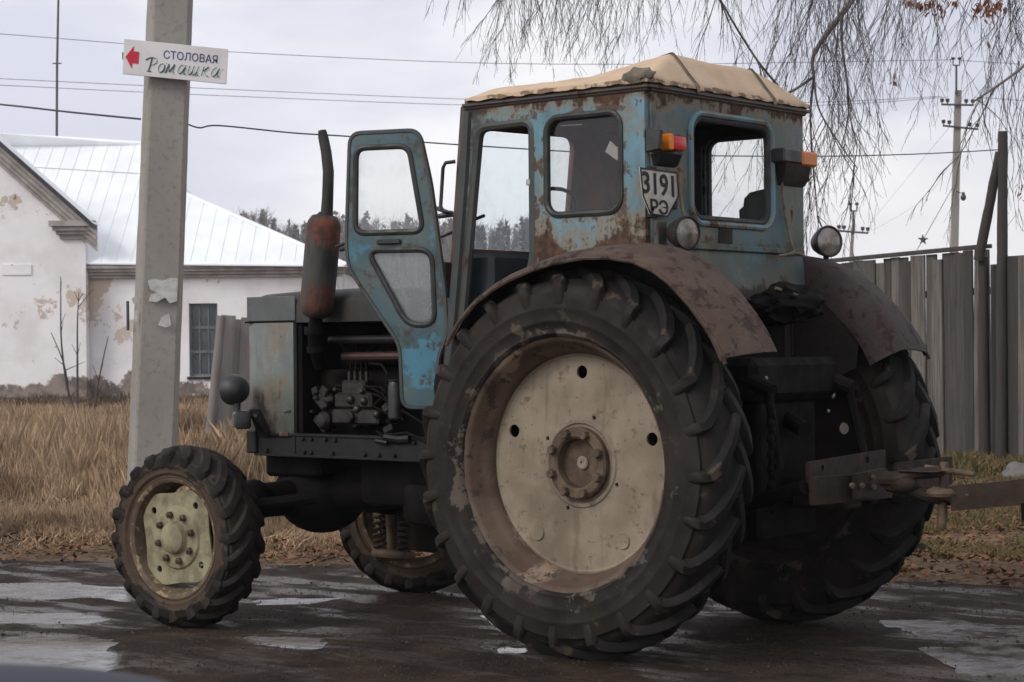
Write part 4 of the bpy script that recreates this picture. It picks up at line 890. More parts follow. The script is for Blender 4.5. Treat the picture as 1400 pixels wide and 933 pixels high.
puddle([(-40, 836), (90, 838), (160, 846), (120, 854), (-40, 852)], 'narrow wet streak just behind the broad left puddle', 19, .05)
puddle([(345, 820), (400, 815), (465, 817), (440, 824), (380, 828), (345, 827)], 'dull puddle behind the near front tyre under the axle', 23, .08)
puddle([(655, 838), (690, 845), (705, 868), (680, 862)], 'water lying against the tread of the big rear tyre', 29, .03)
puddle([(670, 882), (715, 884), (720, 893), (685, 893)], 'small wet patch in front of the big rear tyre', 31, .03)
def segdist(poly, x, y):
    best = 9.
    for i in range(len(poly)):
        (ax, ay), (bx_, by) = poly[i-1], poly[i]; dx, dy = bx_-ax, by-ay; l = dx*dx+dy*dy; t = max(0, min(1, ((x-ax)*dx+(y-ay)*dy)/l)) if l else 0
        best = min(best, math.hypot(ax+t*dx-x, ay+t*dy-y))
    return best
def roadz(s, d):
    z = plane(s, d)
    if not (-7 < s < 7 and d > 4): return z
    nf = 1.; dep = 0.
    for o, bb, lab, cx, cy in PUD:
        if bb[0] < s < bb[1] and bb[2] < d < bb[3]:
            q = segdist(o, s, d)
            if inside(o, s, d): dep = max(dep, .009+.012*sst(0, .12, q)); nf = min(nf, .85)
            else: nf = min(nf, .3+.7*sst(.03, .2, q)); 
    return z-dep+nf*(.010*mnoise.noise(Vector((s*1.6, d*3.2, 2)))+.007*mnoise.noise(Vector((s*5, d*7, 5))))
ss2 = axis_vals([(-60, -8, 4), (-8, -4, .4), (-4, 4, .055), (4, 8, .4), (8, 60, 4)]); n1 = len(ss2)
drows = axis_vals([(-20, 4, 3), (4, 6.6, .4), (6.6, 9.4, .05)]); vs = []; fs = []; NE = 26
for q in range(len(drows)+NE):
    for s in ss2:
        e = dedge(s)
        if q < len(drows): d = drows[q]
        else: d = 9.4+(e-9.4)*(q-len(drows)+1)/NE
        z = roadz(s, d)
        if q == len(drows)+NE-1: z -= .04
        vs.append(tuple(sd(s, d, z)))
for i in range(len(drows)+NE-1):
    for j in range(n1-1): fs.append((i*n1+j, i*n1+j+1, (i+1)*n1+j+1, (i+1)*n1+j))
rd = MB().add(vs, fs).build('road', 'road', weld=False, ang=80); tag(rd, 'wet muddy road surface with puddles', 'road', kind='structure')
for o, bb, lab, cx, cy in PUD:
    zs = [plane(x, y) for x, y in o]; out = []
    for x, y in o: dx, dy = x-cx, y-cy; l = math.hypot(dx, dy); out.append((x+dx/l*.03, y+dy/l*.03))
    b = MB(); b.plate(out, [], 0, lambda u, v, w: sd(u, v, plane(u, v)-.005)); po = b.build('puddle', 'water', smooth=False); tag(po, lab, 'puddle', kind='structure')
# ---- grass, leaves
def blades(name, mat, count, region, hfn, wd, lab, cat, seed, lean=.35):
    rnd = random.Random(seed); vs = []; fs = []
    while len(fs) < count:
        s, d = region(rnd)
        if s is None: continue
        z = gz(s, d); p = sd(s, d, z-.01); h = hfn(s, d, rnd)
        if h <= 0: continue
        a = rnd.uniform(0, 2*PI); dx, dy = math.cos(a), math.sin(a); w = wd*rnd.uniform(.6, 1.4); ln = rnd.gauss(0, lean)*h; b2 = rnd.uniform(0, 2*PI); lx, ly = math.cos(b2)*ln, math.sin(b2)*ln
        o = len(vs); vs += [(p.x-dx*w, p.y-dy*w, p.z), (p.x+dx*w, p.y+dy*w, p.z), (p.x+lx*.45+dx*w*.6, p.y+ly*.45+dy*w*.6, p.z+h*.6), (p.x+lx, p.y+ly, p.z+h)]
        fs.append((o, o+1, o+2, o+3))
    o = MB().add(vs, fs).build(name, mat, smooth=False, recalc=False, weld=False); tag(o, lab, cat, kind='stuff'); return o
def reg_left(r):
    d = 12.3+(44-12.3)*r.random()**2.1; u = r.uniform(-420, 700); s = (u-700)/2696*d
    if d < dedge(s)+.75 or mnoise.noise(Vector((s*1.7, d*.55, 21)))+.35*mnoise.noise(Vector((s*5, d*2, 2))) < -.22: return None, None
    return s, d
def h_left(s, d, r):
    k = min(1, max(.0, (d-dedge(s)-.6)/2.6)); c = mnoise.noise(Vector((s*.9, d*.5, 8)))
    far = 1-.45*sst(20, 40, d); return max(.03, (.04+.26*k+.30*c*k)*far)*r.uniform(.35, 1.2)
blades('dry_grass', 'dry_grass', 165000, reg_left, h_left, .0034, 'tall dry straw coloured grass before the white house', 'grass', 2, .22)
def reg_verge(r):
    u = r.uniform(-420, 900); d = 11.2+4.5*r.random()**1.3; s = (u-700)/2696*d
    if d < dedge(s)+.1 or mnoise.noise(Vector((s*1.5, d*1.5, 2))) < -.15: return None, None
    return s, d
blades('verge_grass', 'dry_grass', 30000, reg_verge, lambda s, d, r: r.uniform(.02, .11)*min(1, (d-dedge(s))/1.2+.25), .005, 'short brown grass along the left road edge', 'grass', 3, .7)
def reg_right(r):
    u = r.uniform(860, 1800); d = 10.4+10.5*r.random()**1.2; s = (u-700)/2696*d
    if d < dedge(s)+.1 or mnoise.noise(Vector((s*1.1, d*1.1, 6)))+.5*mnoise.noise(Vector((s*4, d*4, 6))) < -.12: return None, None
    return s, d
blades('turf', 'turf', 62000, reg_right, lambda s, d, r: r.uniform(.02, .075)*(1.9 if d > 17.5 else 1), .006, 'thin yellow green turf between the road and the plank fence', 'grass', 4, .6)
def leaves(n, region, seed, lab):
    rnd = random.Random(seed); vs = []; fs = []
    while len(fs) < n:
        s, d = region(rnd)
        if s is None: continue
        p = sd(s, d, gz(s, d)+rnd.uniform(.006, .03)); a = rnd.uniform(0, 2*PI); l = rnd.uniform(.014, .032); t1, t2 = rnd.gauss(0, .3), rnd.gauss(0, .3)
        ca, sa = math.cos(a), math.sin(a); o = len(vs)
        for x, y, zz in ((-1, 0, 0), (0, -.5, .15), (1, 0, rnd.uniform(0, .5)), (0, .5, .15)):
            vs.append((p.x+l*(x*ca-y*sa), p.y+l*(x*sa+y*ca), p.z+l*(zz+x*t1+y*t2)))
        fs.append((o, o+1, o+2, o+3))
    o = MB().add(vs, fs).build('fallen_leaves', 'fallen_leaf', smooth=False, recalc=False, weld=False); tag(o, lab, 'leaves', kind='stuff')
def grit(n, seed):
    rnd = random.Random(seed); vs = []; fs = []
    for _ in range(n):
        d = 7.1+5.2*rnd.random()**1.2; u = rnd.uniform(-60, 1460); s = (u-700)/2696*d
        if d > dedge(s)+.3 or mnoise.noise(Vector((s*1.3, d*2, 11))) < rnd.uniform(-.5, .35): continue
        r = rnd.uniform(.002, .0055)*(2 if rnd.random() < .03 else 1); p = sd(s, d, roadz(s, d)+r*.4)
        o = len(vs); q = [Vector((rnd.uniform(.6, 1.3)*x, rnd.uniform(.6, 1.3)*y, rnd.uniform(.6, 1.1)*z))*r for x, y, z in ((1, 0, 0), (-1, 0, 0), (0, 1, 0), (0, -1, 0), (0, 0, 1), (0, 0, -1))]
        vs += [tuple(p+w) for w in q]; fs += [(o+a, o+b_, o+c) for a, b_, c in ((0, 2, 4), (2, 1, 4), (1, 3, 4), (3, 0, 4), (2, 0, 5), (1, 2, 5), (3, 1, 5), (0, 3, 5))]
    o = MB().add(vs, fs).build('grit', 'road_grit', smooth=False, recalc=False, weld=False); tag(o, 'dark grit and crumbs of mud on the wet road', 'grit', kind='stuff')
grit(16000, 41)
leaves(17000, lambda r: (lambda u, d: ((u-700)/2696*d, d) if d > dedge((u-700)/2696*d)+.05-.55*r.random()**3 else (None, None))(r.uniform(-420, 900), 10.6+6*r.random()**1.6), 5, 'brown fallen leaves covering the verge behind the front wheels')
leaves(15000, lambda r: (lambda u, d: ((u-700)/2696*d, d) if d > dedge((u-700)/2696*d)+.05-.55*r.random()**3 else (None, None))(r.uniform(900, 1800), 9.9+9*r.random()**1.2), 6, 'reddish fallen leaves scattered on the turf by the plank fence')
def rock(u, v, d, r, sc, lab, mat, name, cat):
    s = (u-700)/2696*d; p = sd(s, d, gz(s, d)); bm = bmesh.new(); bmesh.ops.create_icosphere(bm, subdivisions=3, radius=1)
    for q in bm.verts: n_ = q.co.copy(); q.co = Vector((n_.x*sc[0], n_.y*sc[1], n_.z*sc[2]))*r*(1+.35*mnoise.noise(n_*1.4+Vector((u, 0, 0)))+.12*mnoise.noise(n_*4))
    b = MB().bm(bm); bm.free(); o = b.build(name, mat, ang=30); o.location = p+Vector((0, 0, r*sc[2]*.35)); tag(o, lab, cat)
rock(1392, 645, 17.2, .13, (1.2, 1, .8), 'pale grey rock on the turf at the right edge', 'stone', 'rock', 'rock')
rock(1256, 789, 11.5, .06, (1.4, 1, .7), 'dark clod of earth on the turf near the road', 'black_grease', 'clod', 'clod of earth')

# ================================================================== CONCRETE POLE AND SIGN
PD = 12.5
pb = at(198.5, 800, PD); pt = at(237, -190, PD); axis = (pt-pb)
s_, d_ = to_sd(pb); pb = pb+axis*((gz(s_, d_)-.1-pb.z)/axis.z)
PO = empty('utility_pole', pb); tag(PO, 'thick square concrete utility pole with a white sign on it', 'pole')
def pole_pt(t, x, y, k): return pb.lerp(pt, t)+(HR*x+HF*y)*k
sec = []
for x, y in ((-.150, .05), (-.078, -.118), (-.062, -.124), (.150, -.088), (.160, -.078), (.150, .12), (.14, .13), (-.09, .13), (-.149, .09)): sec.append((x, y))
b = MB(); vs = []; fs = []; N_ = 40; k = len(sec)
for i in range(N_+1):
    t = i/N_; w = 1.015-.10*t
    for x, y in sec: j = .003*mnoise.noise(Vector((t*30, x*9, y*9))); vs.append(pole_pt(t, x+j, y+j, w))
for i in range(N_):
    for q in range(k): fs.append((i*k+q, i*k+(q+1) % k, (i+1)*k+(q+1) % k, (i+1)*k+q))
fs += [tuple(range(k)), tuple(N_*k+q for q in range(k))]
b.add(vs, fs); o = b.build('shaft', 'concrete', PO, ang=25); o.matrix_parent_inverse = Matrix.Translation(-pb)
b = MB()                                           # torn paper left on the pole faces
def scrap(pts, dd):
    P = [at(u, v, dd) for u, v in pts]; b.prism(P, HF*.002)
scrap([(202, 384), (212, 381), (222, 384), (233, 380), (243, 381), (242, 412), (232, 415), (226, 407), (214, 413), (203, 412), (206, 403), (214, 400), (205, 396)], 12.36)
scrap([(216, 445), (221, 434), (231, 429), (234, 445), (227, 448)], 12.36); scrap([(183, 428), (188, 422), (188, 440), (184, 444)], 12.37); scrap([(180, 408), (187, 405), (188, 412), (182, 416)], 12.37)
o = b.build('paper_scrap', 'paper', PO, recalc=True); o.matrix_parent_inverse = Matrix.Translation(-pb)
b = MB(); b.tube([at(174.5, 412, 12.5), at(175, 452, 12.5)], .010, 6); o = b.build('steel_strip', 'wire', PO); o.matrix_parent_inverse = Matrix.Translation(-pb)
SD_ = 12.33
SC = [at(u, v, SD_) for u, v in ((170.5, 54), (311.5, 68), (308, 113.5), (168, 101))]
ex = (SC[1]-SC[0]); ez = (SC[0]-SC[3]); wS, hS = ex.length, ez.length; exn, ezn = ex/wS, ez/hS; org = SC[3]; nrm = -HF
def sfn(off): return lambda u, v, w: org+exn*u+ezn*v+nrm*(w+off)
b = MB(); b.plate([(0, 0), (wS, .0), (wS, hS), (0, hS)], [], .012, sfn(0), .002)
sg = empty('direction_sign', org); tag(sg, 'white board sign with red arrow and Cyrillic lettering on the concrete pole', 'sign')
def sb(b, n, m): o = b.build(n, m, sg, smooth=False); o.matrix_parent_inverse = Matrix.Translation(-org); return o
sb(b, 'board', 'sign_white')
px = wS/140.                                       # one photo pixel on the board
def P(x, y): return (x*px, hS-y*px)
b = MB(); b.plate([P(2.8, 23.5), P(13.5, 8), P(13, 15), P(21, 15.5), P(20.5, 31.5), P(12.5, 31), P(12, 38.5)], [], .002, sfn(.010)); sb(b, 'arrow', 'sign_red')
b = MB(); y0 = hS-20.6*px; b.text('СТОЛОВАЯ', 15*px, lambda u, v, w: sfn(.010+w)(54*px+u, y0+v+.0*u, 0), width=73*px); sb(b, 'lettering', 'sign_blue')
# broad-nib italic hand for the second line
b = MB(); nib = Vector((.75, .55)); cnt = [0]
def stroke(pts, w=1.9, sm=True):
    pts = [Vector(p) for p in pts]
    if sm and len(pts) > 2:
        q = []
        for i in range(len(pts)-1):
            p0, p1, p2, p3 = pts[max(i-1, 0)], pts[i], pts[i+1], pts[min(i+2, len(pts)-1)]
            for j in range(5):
                t = j/5; q.append(.5*((2*p1)+(p2-p0)*t+(2*p0-5*p1+4*p2-p3)*t*t+(3*p1-p0-3*p2+p3)*t**3))
        pts = q+[pts[-1]]
    for a, c in zip(pts[:-1], pts[1:]):
        cnt[0] += 1; off = .0105+.00002*cnt[0]
        h = nib*w/2*.8; dn = Vector((-(c-a).y, (c-a).x)); dn = dn.normalized()*.35 if dn.length > 1e-6 else dn
        quad = [a-h-dn*.6, a+h+dn*.6, c+h+dn*.6, c-h-dn*.6]
        cr = sum(quad[i].x*quad[(i+1) % 4].y-quad[(i+1) % 4].x*quad[i].y for i in range(4))
        b.add([sfn(off)(*P(p.x, p.y), 0) for p in quad], [(0, 1, 2, 3)])
def letter(x, y, S, strokes):                       # italic frame: unit box, y up, slanted
    for st in strokes:
        sm = len(st) > 2
        stroke([(x+(px_*.92+py_*.2)*S, y-py_*S) for px_, py_ in st], 2.0, sm)
bl = lambda x: 40.2-(x-31)*.012
def xh(x): return 9.6
x = 31.5
letter(31.5, bl(31), 18.5, [[(.05, 0), (.42, 0)], [(.2, 0), (.22, .5), (.22, .98)], [(-.22, .8), (.0, .97), (.35, 1.02), (.62, .92), (.64, .68), (.45, .5), (.24, .46)]])
O_ = [[(.45, .98), (.15, .8), (.04, .4), (.2, .03), (.5, .03), (.72, .35), (.7, .8), (.45, .98)]]
M_ = [[(-.12, .05), (.05, .1), (.2, .95)], [(.2, .95), (.42, .1)], [(.42, .1), (.85, .95)], [(.85, .95), (.84, .1), (1.0, .02)]]
A_ = [[(.72, .9), (.4, .98), (.1, .7), (.05, .2), (.25, .02), (.5, .2), (.74, .75)], [(.78, .98), (.70, .2), (.78, .02), (.95, .08)]]
SH = [[(.05, .95), (.0, .2), (.12, .02), (.35, .1), (.5, .4)], [(.55, .98), (.48, .2), (.6, .02), (.85, .1), (1.0, .4)], [(1.05, .98), (.96, .2), (1.05, .02), (1.2, .08)]]
K_ = [[(.1, .98), (.04, .0)], [(.12, .5), (.4, .75), (.62, .98)], [(.22, .55), (.42, .3), (.6, .02), (.8, .04)]]
for xx_, S, st in ((46.5, 12.5, O_), (57.5, 13, M_), (73.5, 13, A_), (87.5, 13, SH), (106, 13, K_), (119, 13, A_)): letter(xx_, bl(xx_), S, st)
for xx_, yy_ in ((59, 27), (69, 28), (79, 28), (135.5, 28.5)): stroke([(xx_-.6, yy_), (xx_+.6, yy_)], 1.6, False)
sb(b, 'lettering', 'sign_green')
b = MB(); b.bx(sfn(-.03)(-.012, hS*.42, 0), sfn(-.01)(.0, hS*.64, 0), .002); sb(b, 'clamp', 'wire')
# ================================================================== WHITE HOUSE
HD = 48.; H0 = at(300, 545, HD); H0.z = 0
HO = empty('house', H0); tag(HO, 'long white flaking house with pale metal roof behind the dry grass', 'house')
hinv = Matrix.Translation(-H0)
def hb_(b, n, m, par=None, **k):
    o = b.build(n, m, par or HO, **k)
    if par is None: o.matrix_parent_inverse = hinv
    return o
def hp(u, v, d=HD): return at(u, v, d)
def hx(u, d=HD): return (u-700)/2696*d           # sideways metres
def P3(x, z, d): return sd(x, d, z)
EZ = hp(300, 372).z; xl, xr = hx(-420), hx(640)
x_e = hx(472)
b = MB()
# main wall with a real window opening
wu0, wu1 = hx(258.5), hx(297.5); wz0, wz1 = hp(278, 515).z, hp(278, 415).z
b.plate([(hx(100), -.3), (hx(462), -.3), (hx(462), EZ), (hx(100), EZ)], [[(wu0, wz0), (wu1, wz0), (wu1, wz1), (wu0, wz1)]], .35, lambda u, v, w: P3(u, v, HD+.175-w))
wall = hb_(b, 'wall', 'plaster', smooth=False)
b = MB(); b.prism([P3(hx(462), -.3, HD+.01), P3(hx(462), EZ, HD+.01), P3(hx(462), EZ, HD+9), P3(hx(462), -.3, HD+9)], HR*-.3); b.prism([P3(hx(462), -.3, HD+9), P3(hx(462), EZ, HD+9), P3(hx(-400), EZ, HD+9), P3(hx(-400), -.3, HD+9)], HF*.3); hb_(b, 'rear_wall', 'plaster', smooth=False)
# window: frame, bars, dark panes, sill
b = MB(); fw = .06
def wbar(x0, z0, x1, z1, d0=.10, d1=.16): b.prism([P3(x0, z0, HD+d0), P3(x1, z0, HD+d0), P3(x1, z1, HD+d0), P3(x0, z1, HD+d0)], HF*(d1-d0))
wbar(wu0, wz0, wu0+fw, wz1); wbar(wu1-fw, wz0, wu1, wz1); wbar(wu0+fw, wz0, wu1-fw, wz0+fw); wbar(wu0+fw, wz1-fw, wu1-fw, wz1)
for k in (.34, .67): z = wz0+(wz1-wz0)*k; wbar(wu0+fw, z-.035, wu1-fw, z+.035, .102, .158)
for k in (.35, .66): x = wu0+(wu1-wu0)*k; wbar(x-.018, wz0+fw, x+.018, wz1-fw, .11, .15)
win_ = hb_(b, 'window', 'window_grey', smooth=False)
b = MB(); b.prism([P3(wu0+.01, wz0+.01, HD+.14), P3(wu1-.01, wz0+.01, HD+.14), P3(wu1-.01, wz1-.01, HD+.14), P3(wu0+.01, wz1-.01, HD+.14)], HF*.01); o = hb_(b, 'pane', 'window_dark', win_, smooth=False); 
b = MB(); b.prism([P3(wu0-.05, wz0-.07, HD-.06), P3(wu1+.05, wz0-.07, HD-.06), P3(wu1+.05, wz0-.002, HD-.06), P3(wu0-.05, wz0-.002, HD-.06)], HF*.2); hb_(b, 'sill', 'hitch_rust', win_, smooth=False)
for ch in win_.children: pass
# stepped cornice under the eaves
b = MB(); zc = hp(300, 363).z
for i, (dz, out) in enumerate(((.0, .36), (.075, .30), (.15, .22), (.225, .14))):
    b.prism([P3(hx(116), zc-dz-.070, HD-out), P3(hx(466)+out*.5, zc-dz-.070, HD-out), P3(hx(466)+out*.5, zc-dz, HD-out), P3(hx(116), zc-dz, HD-out)], HF*(out+.003))
hb_(b, 'cornice', 'cornice_grey', smooth=False)
# main roof: a folded sheet roof with a hipped right end
def on_roof(u, v):                                 # photo point carried to the roof plane through the eaves
    slope = math.tan(R_(36)); p0 = P3(0, zc+.01, HD-.42); n_ = (Vector((0, 0, 1))-HF*slope)
    r = ray(u, v); t = (p0-CAM).dot(n_)/r.dot(n_); return CAM+r*t
RP = [on_roof(116, 361.5), on_roof(474, 365), on_roof(240, 262), on_roof(214, 226), on_roof(204, 199.5), on_roof(100, 193), on_roof(-150, 178), on_roof(-150, 350)]
b = MB(); up_ = Vector((0, 0, .03)); fs = []
b.prism(RP, up_)
rt = RP[4]; back = [p+HF*((rt-p).dot(HF)*2) for p in RP]; b.prism(back, up_)
def quad(*q): b.prism(list(q), Vector((0, 0, .02)))
quad(RP[1], RP[2], back[2], back[1])
quad(RP[2], RP[3], back[3], back[2]); quad(RP[3], RP[4], back[3])
roof_ = hb_(b, 'roof', 'roof', smooth=False)
# standing seams up the slope, a lap seam across, ridge roll
b = MB(); ev0, ev1 = RP[0], RP[1]; slope_dir = (RP[5]-RP[0]); slope_dir = (HF*math.cos(R_(36))+Vector((0, 0, math.sin(R_(36)))))
polyl = [(p.dot(HR), (p-ev0).dot(slope_dir)) for p in RP]
def top_at(x):
    hi = 0
    for i in range(len(polyl)):
        (xa, ya), (xb, yb) = polyl[i], polyl[(i+1) % len(polyl)]
        if (xa-x)*(xb-x) < 0: y = ya+(yb-ya)*(x-xa)/(xb-xa); hi = max(hi, y)
    return hi
x = ev0.dot(HR)-4.3
while x < ev1.dot(HR)-.15:
    h = top_at(x)
    if h > .2:
        p0 = ev0+HR*(x-ev0.dot(HR)); b.tube([p0+Vector((0, 0, .045)), p0+slope_dir*(h-.03)+Vector((0, 0, .045))], .006, 4)
    x += .36
hb_(b, 'seam', 'roof', roof_, smooth=False)
b = MB(); b.tube([RP[6]+Vector((0, 0, .05)), RP[4]+Vector((0, 0, .05))], .06, 6); b.tube([RP[4]+Vector((0, 0, .05)), RP[3]+Vector((0, 0, .05)), RP[2]+Vector((0, 0, .05)), RP[1]+Vector((0, 0, .05))], .055, 6); hb_(b, 'ridge_cap', 'roof', roof_)
b = MB(); 
for (u0, v0, u1, v1) in ((48, 231, 190, 239.5),): b.tube([on_roof(u0, v0)+up_*1.2, on_roof(u1, v1)+up_*1.2], .010, 5)
hb_(b, 'lap_seam', 'cornice_grey', roof_)
# gable wing on the left, standing forward of the main wall
GD = 47.55
gx = hx(118, GD); ge = hp(133, 308, GD); gt = hp(-45, 151, GD)
apex = P3(hx(-45, GD), gt.z, GD); xm = 2*hx(-45, GD)-gx
zE = hp(118, 297, GD).z
b = MB(); b.prism([P3(xm, -.3, GD), P3(gx, -.3, GD), P3(gx, zE, GD), P3(hx(-45, GD), gt.z-.05, GD), P3(xm, zE, GD)], HF*.35); wing = hb_(b, 'wing_wall', 'plaster', smooth=False)
b = MB()
def gslope(off, lo, d0, th, sh=0.):               # strip parallel to the right-hand verge
    p0 = P3(apex.dot(HR)-CAM.dot(HR), gt.z+off, GD); 
    a = hp(-45, 151, GD); e = hp(133, 308, GD); a = Vector(a); e = Vector(e); dn = Vector((0, 0, -1))
    for (A_, E_) in ((a, e), (a, a+(e-a)-HR*2*(e-a).dot(HR))):
        b.prism([A_+dn*off+HF*d0, E_+dn*off+HF*d0, E_+dn*(off+th)+HF*d0, A_+dn*(off+th)+HF*d0], HF*(-d0+.02+sh))
gslope(.09, 0, -.30, .14); gslope(.25, 0, -.22, .13); gslope(.40, 0, -.15, .12); gslope(.54, 0, -.08, .10)
# returned block at the foot of the verge
for i, (v0, v1, w0, w1, out) in enumerate(((303, 310, 72, 133, .34), (311, 316, 76, 128, .26), (317, 321, 80, 122, .18), (322, 327, 84, 119, .1))):
    p, q = hp(w0, v0, GD), hp(w1, v1, GD); b.prism([P3(hx(w0, GD), q.z, GD-out), P3(hx(w1, GD), q.z, GD-out), P3(hx(w1, GD), p.z, GD-out), P3(hx(w0, GD), p.z, GD-out)], HF*(out+.004))
hb_(b, 'cornice', 'cornice_grey', smooth=False)
b = MB(); gslope(0, 0, -.42, .12); hb_(b, 'verge_board', 'roof_edge', smooth=False)
b = MB()
a = hp(-45, 151, GD)+Vector((0, 0, .004)); e = hp(133, 308, GD)+Vector((0, 0, .004))
for E_ in (e, a+(e-a)-HR*2*(e-a).dot(HR)): b.prism([a-HF*.36, E_-HF*.36, E_+HF*.36, a+HF*.36], Vector((0, 0, .03)))
hb_(b, 'wing_roof_sheet', 'roof', smooth=False)
b = MB(); b.prism([P3(xm-.06, -.3, GD-.07), P3(gx+.07, -.3, GD-.07), P3(gx+.07, hp(60, 543, GD).z, GD-.07), P3(xm-.06, hp(60, 543, GD).z, GD-.07)], HF*.5)
b.prism([P3(gx+.1, -.3, HD-.07), P3(hx(464), -.3, HD-.07), P3(hx(464), hp(280, 541).z, HD-.07), P3(gx+.1, hp(280, 541).z, HD-.07)], HF*.3); hb_(b, 'plinth', 'plinth', smooth=False)
# blind bricked-up window recess on the wing
b = MB(); 
for (u0, v0, u1, v1) in ((4, 362, 44, 376),): p, q = hp(u0, v0, GD), hp(u1, v1, GD); b.prism([P3(hx(u0, GD), q.z, GD-.03), P3(hx(u1, GD), q.z, GD-.03), P3(hx(u1, GD), p.z, GD-.03), P3(hx(u0, GD), p.z, GD-.03)], HF*.05)
hb_(b, 'blind_lintel', 'plaster', smooth=False)
# radio mast behind the ridge
MA = at(75.5, 470, 60); MA.z = 0
b = MB(); b.tube([MA, at(78, 90, 60), at(81, -60, 60)], [.05, .04, .03], 6); b.tube([at(75.5, 87, 60)-HR*.08, at(80.5, 87, 60)+HR*.08], .02, 5)
o = b.build('radio_mast', 'wire', loc=MA); tag(o, 'thin steel mast rising behind the ridge of the white house roof', 'mast')

# ================================================================== PLANK FENCES AND POSTS
def plank_fence(name, p_a, p_b, h_a, h_b, wplank, seed, lab, rail=True, gap=.012, lean=0.0, cap=True, drop=0., mat='weathered_wood'):
    rnd = random.Random(seed); A_ = Vector(p_a); B_ = Vector(p_b); Ln = (B_-A_).length; dr = (B_-A_)/Ln; nr = Vector((-dr.y, dr.x, 0)); nr = nr if nr.dot(HF) < 0 else -nr
    F = empty(name, A_); tag(F, lab, 'fence'); fi = Matrix.Translation(-A_)
    b = MB(); x = 0
    while x < Ln-.03:
        w = wplank*rnd.uniform(.6, 1.4); w = min(w, Ln-x); t = (x+w/2)/Ln; h = h_a+(h_b-h_a)*t+(rnd.uniform(-.02, 0)-(rnd.random() < .15)*.05 if cap else rnd.uniform(-.07, .0)); z = A_.z+(B_.z-A_.z)*t-.12
        c = A_+dr*(x+w/2)+nr*((.013 if int(x*97) % 2 else -.013)+rnd.uniform(-.006, .006)); c.z = z+(h+.12)/2
        rot = Matrix.Rotation(math.atan2(dr.y, dr.x), 3, 'Z') @ Matrix.Rotation(lean+rnd.gauss(0, .011), 3, 'Y') @ Matrix.Rotation(rnd.gauss(0, .02), 3, 'Z')
        b.box(c, (w+.030-gap*rnd.uniform(0, 1.6)-(rnd.random() < .08)*.03, .022, h+.12), rot, .003); x += w
    o = b.build('plank_panel', mat, F, smooth=False); o.matrix_parent_inverse = fi
    if rail:
        for k in (.2, .8):
            b = MB(); b.tube([A_+Vector((0, 0, h_a*k))-nr*.05, B_+Vector((0, 0, h_b*k))-nr*.05], .04, 6); o = b.build('rail', 'weathered_wood', F); o.matrix_parent_inverse = fi
    if cap:
        b = MB(); b.prism([A_+Vector((0, 0, h_a+.005))-nr*.05, B_+Vector((0, 0, h_b+.005))-nr*.05, B_+Vector((0, 0, h_b+.045))-nr*.05, A_+Vector((0, 0, h_a+.045))-nr*.05], nr*.10); o = b.build('cap_rail', 'dark_post_wood', F); o.matrix_parent_inverse = fi
    return F
def gp(u, d): s = (u-700)/2696*d; return sd(s, d, gz(s, d))
F0, F1, F2 = gp(1352, 19.9), gp(850, 27.7), gp(1620, 15.9)
plank_fence('plank_fence', F1, F0, at(850, 386, 27.7).z-F1.z, at(1352, 340, 19.9).z-F0.z, .19, 21, 'tall grey plank fence with dark cap rail right of the tractor')
plank_fence('plank_fence', gp(1354, 19.75), F2, at(1354, 354, 19.75).z-F0.z, at(1620, 317, 15.9).z-F2.z, .21, 22, 'short run of grey fence planks right of the tall log post', cap=False)
plank_fence('plank_fence', gp(296, 24.), gp(560, 24.6), at(296, 431, 24.).z-gp(296, 24).z, at(560, 424, 24.6).z-gp(560, 24.6).z, .13, 23, 'low grey plank fence between the concrete pole and the tractor nose', rail=False, gap=.034, lean=.06, cap=False, mat='pale_planks')
def logp(name, a, b_, r0, r1, lab, seed, bumpy=.15, mat='dark_post_wood'):
    pts = []; rs = []
    for i in range(15):
        t = i/14; pts.append(Vector(a).lerp(Vector(b_), t)+Vector((mnoise.noise(Vector((t*5, seed, 0))), mnoise.noise(Vector((t*5, seed, 9))), 0))*r0*.1); rs.append((r0+(r1-r0)*t)*(1+bumpy*mnoise.noise(Vector((t*9, seed, 4)))))
    o = MB().tube(pts, rs, 12).build(name, mat, loc=a); tag(o, lab, 'post'); return o
def foot(p, d): q = Vector(p); s, dd = to_sd(q); q.z = gz(s, dd)-.1; return q
pa = foot(at(1369, 625, 19.3), 19.3); logp('wooden_post', pa, at(1371, 180, 19.3), .062, .046, 'tall dark log post rising above the plank fence at the right', 2)
pa2 = foot(at(1346, 625, 19.6), 19.6); logp('fence_post', pa2, at(1344, 352, 19.6), .06, .05, 'dark upright log at the end of the plank fence beside the tall log post', 5)
logp('wooden_prop', at(1338, 356, 19.55), at(1367, 208, 19.35), .052, .045, 'slanting pole propping the tall dark log post above the fence', 8)
p_ = foot(at(284, 600, 23.9), 23.9); logp('wooden_post', p_, at(303, 432, 23.9), .06, .055, 'leaning grey plank post at the left end of the low fence', 11, mat='pale_planks')

